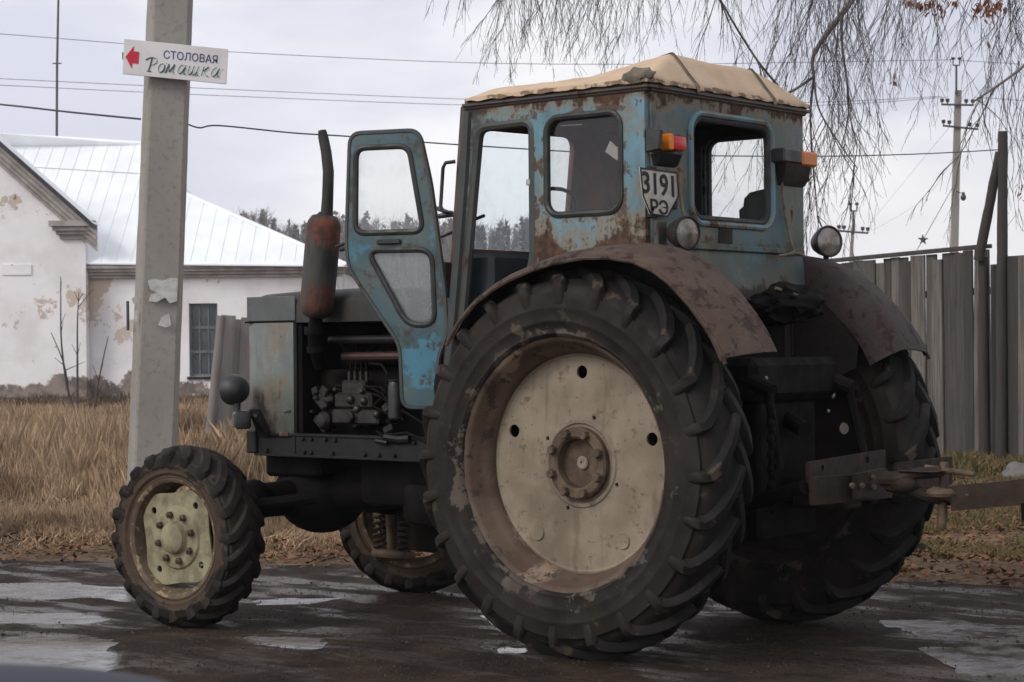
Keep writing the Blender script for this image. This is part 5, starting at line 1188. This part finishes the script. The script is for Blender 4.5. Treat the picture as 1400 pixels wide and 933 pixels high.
# ================================================================== POWER POLES AND WIRES
def power_pole(u0, v0, u1, v1, d, w, arms, top, lab):
    b0 = at(u0, v0, d); t0 = at(u1, v1, d); ax = t0-b0; s, dd = to_sd(b0); b0 = b0+ax*((0-.2-b0.z)/ax.z)
    root = empty('power_pole', b0); tag(root, lab, 'power pole', 'overhead line poles beyond the fence'); pi_ = Matrix.Translation(-b0)
    def K(b, n, m, par=None):
        o = b.build(n, m, par or root)
        if par is None: o.matrix_parent_inverse = pi_
        return o
    b = MB(); r = w/2
    vs = []; fs = []
    for i in range(9):
        p = b0.lerp(t0, i/8); k = 1.25-.4*i/8
        for x, y in ((-1, -1), (1, -1), (1, 1), (-1, 1)): vs.append(p+HR*x*r*k+HF*y*r*k)
    for i in range(8):
        for q in range(4): fs.append((i*4+q, i*4+(q+1) % 4, i*4+4+(q+1) % 4, i*4+4+q))
    fs += [(0, 1, 2, 3), (32, 33, 34, 35)]; b.add(vs, fs); K(b, 'shaft', 'concrete')
    px_ = d/2696
    def insul(u, v, par=None, h=10):
        b = MB(); c = at(u, v, d-.12); r = px_*3.0
        b.tube([c, c+Vector((0, 0, px_*3)), c+Vector((0, 0, px_*3.1)), c+Vector((0, 0, px_*h*.62)), c+Vector((0, 0, px_*h*.66)), c+Vector((0, 0, px_*h*.8))], [px_*.7, px_*.7, r*.75, r*.9, r*1.05, r*.7], 10); K(b, 'insulator', 'insulator')
    for (ua, va, ub, vb, ins) in arms:
        b = MB(); b.tube([at(ua, va, d-.12), at(ub, vb, d-.12)], px_*1.5, 6); K(b, 'cross_arm', 'wire')
        for iu in ins: insul(iu, va+(vb-va)*(iu-ua)/(ub-ua), None)
    (tu, tv, tl) = top
    b = MB(); b.tube([at(tu, tv+tl, d-.1), at(tu, tv+10, d-.1)], px_*1.5, 6); b.tube([at(tu-4.5, tv+4, d-.1), at(tu-4.5, tv+9.5, d-.1), at(tu+4.5, tv+9.5, d-.1), at(tu+4.5, tv+4, d-.1)], px_*1.1, 6); K(b, 'top_bracket', 'wire')
    insul(tu-4.5, tv+5, None, 8); insul(tu+4.5, tv+5, None, 8)
    return root
power_pole(1304.5, 340, 1310, 124, 48, .165, ((1287, 143, 1331, 144, (1288, 1295.5, 1321, 1330)), (1289, 172, 1337, 177, (1290, 1298, 1326, 1336))), (1307.5, 80, 50), 'grey concrete power pole with three rows of insulators near the right edge')
power_pole(1163.5, 356, 1166.5, 308, 88, .15, ((1142, 315.5, 1187, 319, (1147, 1154, 1179.5, 1186.5)),), (1167, 279, 40), 'small distant power pole between the far work lamp and the taller pole')
def wire(pts, r, lab):
    P_ = [Vector(p) for p in pts]; out = []
    for i in range(len(P_)-1):
        for j in range(6):
            t = j/6; p0, p1, p2, p3 = P_[max(i-1, 0)], P_[i], P_[i+1], P_[min(i+2, len(P_)-1)]
            out.append(.5*((2*p1)+(p2-p0)*t+(2*p0-5*p1+4*p2-p3)*t*t+(3*p1-p0-3*p2+p3)*t**3))
    out.append(P_[-1]); o = MB().tube(out, r, 5).build('power_line', 'wire', loc=out[0]); tag(o, lab, 'power line', 'overhead wires'); return o
def W(pts, r, lab, d0, d1):
    n_ = len(pts); return wire([at(u, v, d0+(d1-d0)*(u-pts[0][0])/(pts[-1][0]-pts[0][0])) for u, v in pts], r, lab)
W([(-80, 42), (5, 47), (170, 60), (330, 72), (640, 86), (900, 88), (1120, 85), (1303, 82)], 0.0068, 'topmost thin wire crossing the sky behind the white sign', 40, 48)
W([(-80, 103), (5, 108), (300, 122), (640, 136), (900, 142), (1120, 140), (1288, 132)], 0.0061, 'upper wire of the close pair below the white sign', 40, 48)
W([(-80, 113), (5, 117), (300, 131), (640, 144), (900, 147), (1130, 144), (1296, 133)], 0.0061, 'lower wire of the close pair below the white sign', 40, 48)
W([(-80, 137), (5, 143.5), (100, 154), (192, 163)], 0.0068, 'thick low cable running left from the concrete pole above the house roof', 14, 12.6)
W([(250, 167), (272, 175), (300, 172), (400, 182), (480, 187), (640, 199), (860, 211), (1100, 214), (1250, 211), (1367, 205)], 0.0054, 'low slack cable from the concrete pole to the tall log post', 12.6, 19.3)
W([(1312, 83), (1400, 88), (1480, 93)], 0.0061, 'topmost wire leading off right from the tall power pole', 48, 48)
W([(1332, 133), (1400, 138), (1480, 146)], 0.0061, 'crossarm wire leading off right from the tall power pole', 48, 48)
W([(1305, 252), (1262, 328), (1240, 364)], 0.0082, 'guy wire with a star shaped insulator slanting from the power pole', 48, 46)
W([(1300, 172), (1250, 232), (1190, 305)], 0.0041, 'faint upper wire sloping down from the tall pole to the distant pole', 48, 88)
W([(1304, 215), (1260, 275), (1188, 318)], 0.0041, 'faint lower wire sloping down from the tall pole to the distant pole', 48, 88)
b = MB(); sc_ = at(1262, 328, 46.9); k = 46.9/2696
for a in (15, 95, 160, 235, 300): b.tube([sc_, sc_+(HR*math.cos(R_(a))+Vector((0, 0, 1))*math.sin(R_(a)))*7*k], [2.6*k, .6*k], 6)
o = b.build('guy_insulator', 'insulator', loc=sc_); tag(o, 'dark star shaped insulator on the slanting guy wire above the fence', 'insulator')
b = MB(); q = at(1317, 270, 47.5); b.ball(q, 5*k, 10, (.8, .8, 1)); b.ball(q+Vector((0, 0, 5*k)), 2.5*k, 8); b.tube([at(1308, 262, 47.9), q+Vector((0, 0, 5*k))], .012, 5); o = b.build('line_fitting', 'insulator', loc=q); tag(o, 'small dark fitting on the right side of the tall power pole', 'fitting')

# ================================================================== FAR TREES
def far_tree(seed, kind):
    rnd = random.Random(seed); h = 1.; vs = []; fs = []
    if kind == 'pine':
        for i in range(420):
            t = rnd.random()**.8; z = .12+.88*t; r = .16*(1-t)**.75*rnd.uniform(.2, 1.15)+.012; a = rnd.uniform(0, 2*PI); c = Vector((r*math.cos(a), r*math.sin(a), z-.05*r)); sz = rnd.uniform(.012, .035)
            e1 = Vector((rnd.gauss(0, 1), rnd.gauss(0, 1), rnd.gauss(0, .6))).normalized()*sz; e2 = Vector((rnd.gauss(0, 1), rnd.gauss(0, 1), rnd.gauss(0, .6))).normalized()*sz
            o = len(vs); vs += [c-e1, c+e2, c+e1*1.1]; fs.append((o, o+1, o+2))
        return MB().add(vs, fs)
    b = MB()
    for i in range(46):
        t = rnd.uniform(.25, .95); a = rnd.uniform(0, 2*PI); L2 = .26*(1.05-t)*rnd.uniform(.6, 1.2)+.03; p = Vector((0, 0, t)); e = p+Vector((math.cos(a)*L2*.55, math.sin(a)*L2*.55, L2*.9)); b.tube([p, p.lerp(e, .5)+Vector((math.cos(a), math.sin(a), 0))*L2*.1, e], [.004, .003, .001], 3, False)
        for j in range(5):
            q = p.lerp(e, rnd.uniform(.4, 1)); f = q+Vector((rnd.gauss(0, .03), rnd.gauss(0, .03), rnd.uniform(.01, .07))); b.tube([q, f], [.0022, .0008], 3, False)
    return b
protos = []
for i in range(5):
    kind = 'pine' if i < 3 else 'birch'; r0 = empty('conifer' if kind == 'pine' else 'bare_tree'); crown = far_tree(50+i, kind).build('crown', 'hazed_needles' if kind == 'pine' else 'bare_birch', r0, smooth=False, recalc=False, weld=False)
    t_ = MB().tube([(0, 0, -.02), (0, 0, .5), (0, 0, .97)], [.012, .008, .003], 6).build('trunk', 'bare_birch', r0); protos.append((r0, crown, t_, kind))
rnd = random.Random(77); used = set()
for i in range(290):
    r0, cr, tr, kind = protos[rnd.choice((0, 1, 2, 3, 4, 3, 4, 3))] if i > 5 else protos[min(i, 4)]
    if r0.name in used: o = r0.copy(); COL.objects.link(o)
    else: o = r0; used.add(r0.name)
    if o is not r0:
        for ch in (cr, tr): c2 = ch.copy(); COL.objects.link(c2); c2.parent = o
    u = rnd.uniform(310, 760) if i < 250 else rnd.uniform(250, 1000); d = rnd.uniform(330, 520); top = 284+20*rnd.random()**.7+8*math.sin(u*.05)+(d-330)*.06
    if i % 3 == 0: top += rnd.uniform(10, 45)
    p = at(u, top, d); H_ = max(6, p.z); o.location = (p.x, p.y, -.05); wS_ = H_*(rnd.uniform(.42, .7) if kind == 'pine' else rnd.uniform(.6, 1.)); o.scale = (wS_, wS_, H_); o.rotation_euler = (0, 0, rnd.uniform(0, 6.28))
    if kind == 'pine': tag(o, 'grey green conifer in the far tree line behind the roof', 'tree', 'conifers of the far tree line')
    else: tag(o, 'bare grey birch in the far tree line behind the roof', 'tree', 'bare trees of the far tree line')

# ================================================================== WEEPING BIRCH OVER THE RIGHT SIDE
BD = 13.5
bs = gp(1640, BD); BT = empty('birch_tree', bs); tag(BT, 'weeping bare birch whose hanging twigs fill the top right sky', 'birch tree'); bi = Matrix.Translation(-bs)
def BK(b, n, m, **k): o = b.build(n, m, BT, **k); o.matrix_parent_inverse = bi; return o
b = MB(); b.tube([bs-Vector((0, 0, .2)), at(1635, 500, BD), at(1625, 200, BD), at(1600, -150, BD), at(1560, -520, BD)], [.24, .19, .17, .14, .10], 18); BK(b, 'trunk', 'birch_bark')
limbs = [[(1605, -120, 0), (1450, -190, -.5), (1250, -185, -.7), (1050, -150, -.5), (850, -130, -.3), (700, -95, 0)],
         [(1600, -150, 0), (1500, -120, .8), (1350, -110, 1.0), (1200, -60, .8), (1165, 0, .6), (1115, 70, .5), (1113, 105, .45)],
         [(1612, -60, 0), (1530, -40, -.6), (1450, 30, -.8), (1400, 90, -.9), (1330, 140, -.9)],
         [(1580, -300, 0), (1400, -260, 1.2), (1150, -230, 1.4), (950, -190, 1.2), (800, -160, 1.), (620, -110, .8)],
         [(1113, 105, .45), (1075, 128, .3), (1060, 113, .25), (1030, 75, .2), (985, 0, .1), (960, -60, 0)],
         [(1113, 105, .45), (1120, 150, .4), (1150, 200, .4), (1172, 230, .4)], [(1113, 105, .45), (1108, 160, .45), (1112, 230, .5), (1118, 300, .5)],
         [(1150, 20, .5), (1152, 70, .5), (1158, 110, .5), (1160, 150, .5), (1172, 200, .5)]]
def cat(pts, m=8):
    P_ = [Vector(p) for p in pts]; out = []
    for i in range(len(P_)-1):
        p0, p1, p2, p3 = P_[max(i-1, 0)], P_[i], P_[i+1], P_[min(i+2, len(P_)-1)]
        for j in range(m): t = j/m; out.append(.5*((2*p1)+(p2-p0)*t+(2*p0-5*p1+4*p2-p3)*t*t+(3*p1-p0-3*p2+p3)*t**3))
    out.append(P_[-1]); return out
LP = []
lr = [(.06, .02), (.055, .010), (.026, .006), (.08, .025), (.011, .006), (.008, .004), (.010, .004), (.012, .004)]
for i, l in enumerate(limbs):
    pts = cat([at(u, v, BD+dd) for u, v, dd in l]); LP.append(pts); n_ = len(pts); b = MB(); b.tube(pts, [lr[i][0]+(lr[i][1]-lr[i][0])*(q/(n_-1))**.8 for q in range(n_)], 8 if i < 4 else 6); BK(b, 'limb', 'limb_bark')
rnd = random.Random(5)
tw = MB()
def lenlimit(u):                                    # how far down (photo px) the curtain of twigs hangs over each stretch
    tab = [(590, 10), (610, 45), (640, 62), (680, 118), (705, 108), (715, 60), (760, 112), (800, 100), (830, 95), (880, 100), (930, 60), (960, 70), (1000, 100), (1030, 95), (1060, 170), (1085, 245), (1110, 325), (1140, 330), (1165, 245), (1190, 165), (1215, 215), (1232, 190), (1255, 105), (1290, 110), (1330, 150), (1345, 235), (1375, 190), (1400, 270), (1440, 280)]
    for (a, y0), (c, y1) in zip(tab[:-1], tab[1:]):
        if a <= u <= c: return y0+(y1-y0)*(u-a)/(c-a)
    return 40
def twig(p, dirv, ln, r, depth, droop=.5):
    n_ = max(4, int(ln/.07)); pts = [Vector(p)]; d = dirv.normalized()
    for i in range(n_):
        d = (d+Vector((rnd.gauss(0, .10), rnd.gauss(0, .10), rnd.gauss(0, .05)-droop*.25))).normalized(); pts.append(pts[-1]+d*ln/n_)
    tw.tube(pts, [max(.0011, r*(1-.75*i/n_)) for i in range(n_+1)], 3, False)
    if depth > 0:
        for i in range(1, n_):
            if rnd.random() < (.60 if depth == 2 else .34):
                side = Vector((rnd.gauss(0, 1), rnd.gauss(0, .6), 0)).normalized(); dd = (pts[i+1]-pts[i]).normalized()*.9+side*rnd.uniform(.18, .55); l2 = ln*(1-i/n_*.7)*rnd.uniform(.16, .42) if depth == 2 else rnd.uniform(.04, .14)
                twig(pts[i], dd, l2, r*.6, depth-1, .45)
    return pts
clumps = [(612, .5), (640, .7), (690, 2.1), (704, 1.8), (722, .8), (752, 1.8), (765, 1.2), (778, .7), (812, 1.4), (826, 1.6), (846, 1.2), (860, .8), (884, 1.1), (905, .8), (936, .7), (956, .9), (985, .8), (1003, 1.), (1025, .6), (1068, 1.4), (1085, 1.6), (1100, 1.3), (1112, 1.5), (1124, 1.3), (1138, 1.3), (1150, .9), (1163, .8), (1180, .8), (1208, 1.2), (1220, 1.8), (1230, 1.6), (1246, .8), (1275, .7), (1298, .6), (1325, .9), (1340, 1.3), (1356, 1.2), (1372, 1.2), (1388, 1.4), (1402, 1.4)]
for cu_, wgt in clumps:
    for q in range(max(1, int(round(wgt*(5.4 if cu_ < 1040 else 3.8))))):
        u = rnd.gauss(cu_, 4.5); dep = BD+rnd.uniform(-.9, 1.4); v0 = rnd.uniform(-120, -70); v1 = lenlimit(u)*rnd.uniform(.55, 1.05); ud = -rnd.uniform(5, 26)*(v1-v0)/220
        a = at(u-ud, v0, dep); e = at(u+ud*.4, v1, dep); ln = (e-a).length; twig(a, (e-a), ln, rnd.uniform(.0024, .0042), 2, .10)
for li, n_ in ((1, 12), (4, 12), (5, 8), (6, 12), (7, 9), (2, 22)):
    for q in range(n_):
        p = LP[li][rnd.randrange(len(LP[li])//4, len(LP[li]))]; twig(p, Vector((rnd.gauss(-.1, .5), rnd.gauss(0, .4), -.9)), rnd.uniform(.35, 1.15), rnd.uniform(.003, .005), 2, .35)
for q in range(50):                                 # more of the crown above and beyond the frame
    p = LP[rnd.choice((0, 3, 0, 3, 1))]; p = p[rnd.randrange(4, len(p))]; twig(p, Vector((rnd.gauss(0, .6), rnd.gauss(0, .5), -.8)), rnd.uniform(.15, .4), .004, 1, .3)
BK(tw, 'twigs', 'twig', smooth=False, recalc=False, weld=False)
b = MB(); rnd = random.Random(9); vs = []; fs = []
def leafbunch(cu_, cv, n_, su, sv):
    for q in range(n_):
        c = at(rnd.gauss(cu_, su), cv+rnd.gauss(0, sv), 12.6+rnd.uniform(-.1, .1)); dn = Vector((rnd.gauss(0, .6), rnd.gauss(0, .5), -1)).normalized(); l = rnd.uniform(.03, .062); w = dn.cross(Vector((rnd.gauss(0, 1), rnd.gauss(0, 1), .1))).normalized()*l*.16
        o = len(vs); vs.extend([c, c+dn*l*.5+w+Vector((0, 0, .004)), c+dn*l, c+dn*l*.5-w]); fs.append((o, o+1, o+2, o+3))
for a in ((1245, 2, 26, 7, 3), (1262, 4, 20, 4, 4), (1278, 8, 55, 7, 8), (1302, 2, 20, 5, 3), (1335, 14, 24, 6, 6), (1352, 8, 60, 8, 7), (1366, 5, 30, 5, 6), (1396, 259, 12, 3, 6), (1219, 108, 5, 2, 6), (1350, 58, 4, 1, 4)): leafbunch(*a)
b.add(vs, fs)
BK(b, 'dead_leaves', 'dry_leaf', smooth=False, recalc=False, weld=False)

# leafless saplings before the gable wall
def sapling(stems, lab, d=38.):
    base = gp(stems[0][0][0], d); b = MB(); rnd = random.Random(int(stems[0][0][0]))
    for st in stems:
        pts = cat([at(u, v, d) for u, v in st], 5); n_ = len(pts); pts[0].z = gz(*to_sd(pts[0]))-.05; b.tube(pts, [.028-.021*q/(n_-1) for q in range(n_)], 5)
        for q in range(5):
            i = rnd.randrange(n_//3, n_-2); p = pts[i]; b.tube([p, p+HR*rnd.gauss(0, .16)+Vector((0, 0, rnd.uniform(.15, .4)))], [.010, .004], 4)
    o = b.build('sapling', 'twig', loc=base); tag(o, lab, 'sapling')
sapling([[(104, 575), (95, 545), (88, 500), (70, 455)], [(105, 575), (92, 530), (84, 470), (83, 410), (83, 378)], [(106, 575), (106, 500), (106, 440), (108, 400)]], 'cluster of three thin bare stems before the gable wall')
sapling([[(127, 580), (131, 545), (138, 505), (148, 460)]], 'single thin leaning stem between the bare cluster and the concrete pole')
# clods of dark weeds along the wall foot
def reg_weed(r):
    d = r.uniform(41, 45.6); u = r.uniform(-40, 520); return (u-700)/2696*d, d
blades('weeds', 'dead_weed', 5000, reg_weed, lambda s, d, r: r.uniform(.05, .2)*(1+mnoise.noise(Vector((s*1.3, 0, 0)))), .012, 'dark withered weeds along the foot of the white house wall', 'weeds', 12, .35)

# ================================================================== THE PHOTOGRAPHER'S CAR (a corner of its bodywork)
c0 = at(-285, 1028, 1.35); b = MB(); bm = bmesh.new(); bmesh.ops.create_uvsphere(bm, u_segments=48, v_segments=24, radius=1)
for v in bm.verts:
    p = v.co; f = lambda a, e: math.copysign(abs(a)**e, a); v.co = Vector((f(p.x, .7)*.15, f(p.y, .8)*.30, f(p.z, .9)*.045))
bm.transform(Matrix.Translation(c0) @ Matrix.Rotation(-YAW*-1, 4, 'Z') @ Matrix.Rotation(R_(3), 4, 'Y')); b.bm(bm); bm.free()
o = b.build('car_panel', 'car_paint', loc=c0); tag(o, 'dark blue rounded car bodywork in the lower left corner', 'car panel')

# ================================================================== SKY, LIGHT, CAMERA
w = bpy.data.worlds.new('World'); scene.world = w; w.use_nodes = True; nt = w.node_tree; nt.nodes.clear()
def WN(t): return nt.nodes.new('ShaderNode'+t)
lk = nt.links.new
SUN_EL = 36
tc = WN('TexCoord'); sep = WN('SeparateXYZ'); lk(tc.outputs['Generated'], sep.inputs[0])
sky = WN('TexSky'); sky.sky_type = 'NISHITA'; sky.sun_disc = False; sky.sun_elevation = R_(SUN_EL); sky.air_density = 1.5; sky.dust_density = 3
sund = (Vector((-.25, -.97, 0)).normalized())
sky.sun_rotation = math.atan2(sund.x, sund.y)
bg1 = WN('Background'); bg1.inputs[1].default_value = .07; lk(sky.outputs[0], bg1.inputs[0])
mp = WN('Mapping'); lk(tc.outputs['Generated'], mp.inputs[0]); mp.inputs['Scale'].default_value = (1, 1, 3.2)
nz_ = WN('TexNoise'); lk(mp.outputs[0], nz_.inputs['Vector']); nz_.inputs['Scale'].default_value = 3.4; nz_.inputs['Detail'].default_value = 5; nz_.inputs['Roughness'].default_value = .5
mr = WN('MapRange'); mr.interpolation_type = 'SMOOTHSTEP'; lk(nz_.outputs['Fac'], mr.inputs[0]); mr.inputs[1].default_value = .36; mr.inputs[2].default_value = .62
mx = WN('Mix'); mx.data_type = 'RGBA'; lk(mr.outputs[0], mx.inputs[0]); mx.inputs[6].default_value = (.585, .60, .70, 1); mx.inputs[7].default_value = (.88, .87, .89, 1)
el = WN('MapRange'); lk(sep.outputs[2], el.inputs[0]); el.inputs[1].default_value = 0; el.inputs[2].default_value = .8; el.inputs[3].default_value = 1.31; el.inputs[4].default_value = .80
bg2 = WN('Background'); lk(mx.outputs[2], bg2.inputs[0])
vd = WN('VectorMath'); vd.operation = 'DOT_PRODUCT'; lk(tc.outputs['Generated'], vd.inputs[0]); vd.inputs[1].default_value = tuple(sund)
gl_ = WN('MapRange'); lk(vd.outputs['Value'], gl_.inputs[0]); gl_.inputs[1].default_value = -1; gl_.inputs[2].default_value = 1; gl_.inputs[3].default_value = .80; gl_.inputs[4].default_value = 1.20
ml = WN('Math'); ml.operation = 'MULTIPLY'; lk(el.outputs[0], ml.inputs[0]); lk(gl_.outputs[0], ml.inputs[1]); lk(ml.outputs[0], bg2.inputs[1])
ms = WN('MixShader'); ms.inputs[0].default_value = .93; lk(bg1.outputs[0], ms.inputs[1]); lk(bg2.outputs[0], ms.inputs[2])
wo = WN('OutputWorld'); lk(ms.outputs[0], wo.inputs[0])
sl = bpy.data.lights.new('sun', 'SUN'); sl.energy = 1.35; sl.angle = R_(20); sl.color = (1, .96, .9); so = bpy.data.objects.new('sun', sl); COL.objects.link(so)
sdir = Vector((sund.x*math.cos(R_(SUN_EL)), sund.y*math.cos(R_(SUN_EL)), math.sin(R_(SUN_EL)))); so.rotation_euler = sdir.to_track_quat('Z', 'Y').to_euler(); so.location = (0, 0, 20)
hz = MB(); hz.bx((-720, -500, -3.5), (640, 760, 48), 0); hzo = hz.build('haze', NT('haze').m, smooth=False); tag(hzo, 'thin grey autumn haze in the air', 'haze', kind='stuff')
ht = hzo.data.materials[0].node_tree; ht.nodes.clear(); ho_ = ht.nodes.new('ShaderNodeOutputMaterial'); hv = ht.nodes.new('ShaderNodeVolumePrincipled'); hv.inputs['Color'].default_value = (.86, .86, .90, 1); hv.inputs['Density'].default_value = .00055; hv.inputs['Anisotropy'].default_value = .2; ht.links.new(hv.outputs[0], ho_.inputs['Volume'])
cd = bpy.data.cameras.new('camera'); cam = bpy.data.objects.new('camera', cd); COL.objects.link(cam); scene.camera = cam
cd.sensor_width = 36; cd.lens = CF/1400*36; cd.clip_end = 3000; cd.clip_start = .05
mm = Matrix((RT, UP, -FW)).transposed().to_4x4(); mm.translation = CAM; cam.matrix_world = mm
cd.dof.use_dof = True; cd.dof.focus_distance = 8.6; cd.dof.aperture_fstop = 13
vs_ = scene.view_settings; vs_.view_transform = 'Standard'; vs_.look = 'None'; vs_.exposure = .30; vs_.gamma = 1; vs_.use_curve_mapping = False
scene.cycles.max_bounces = 8; scene.cycles.transparent_max_bounces = 12
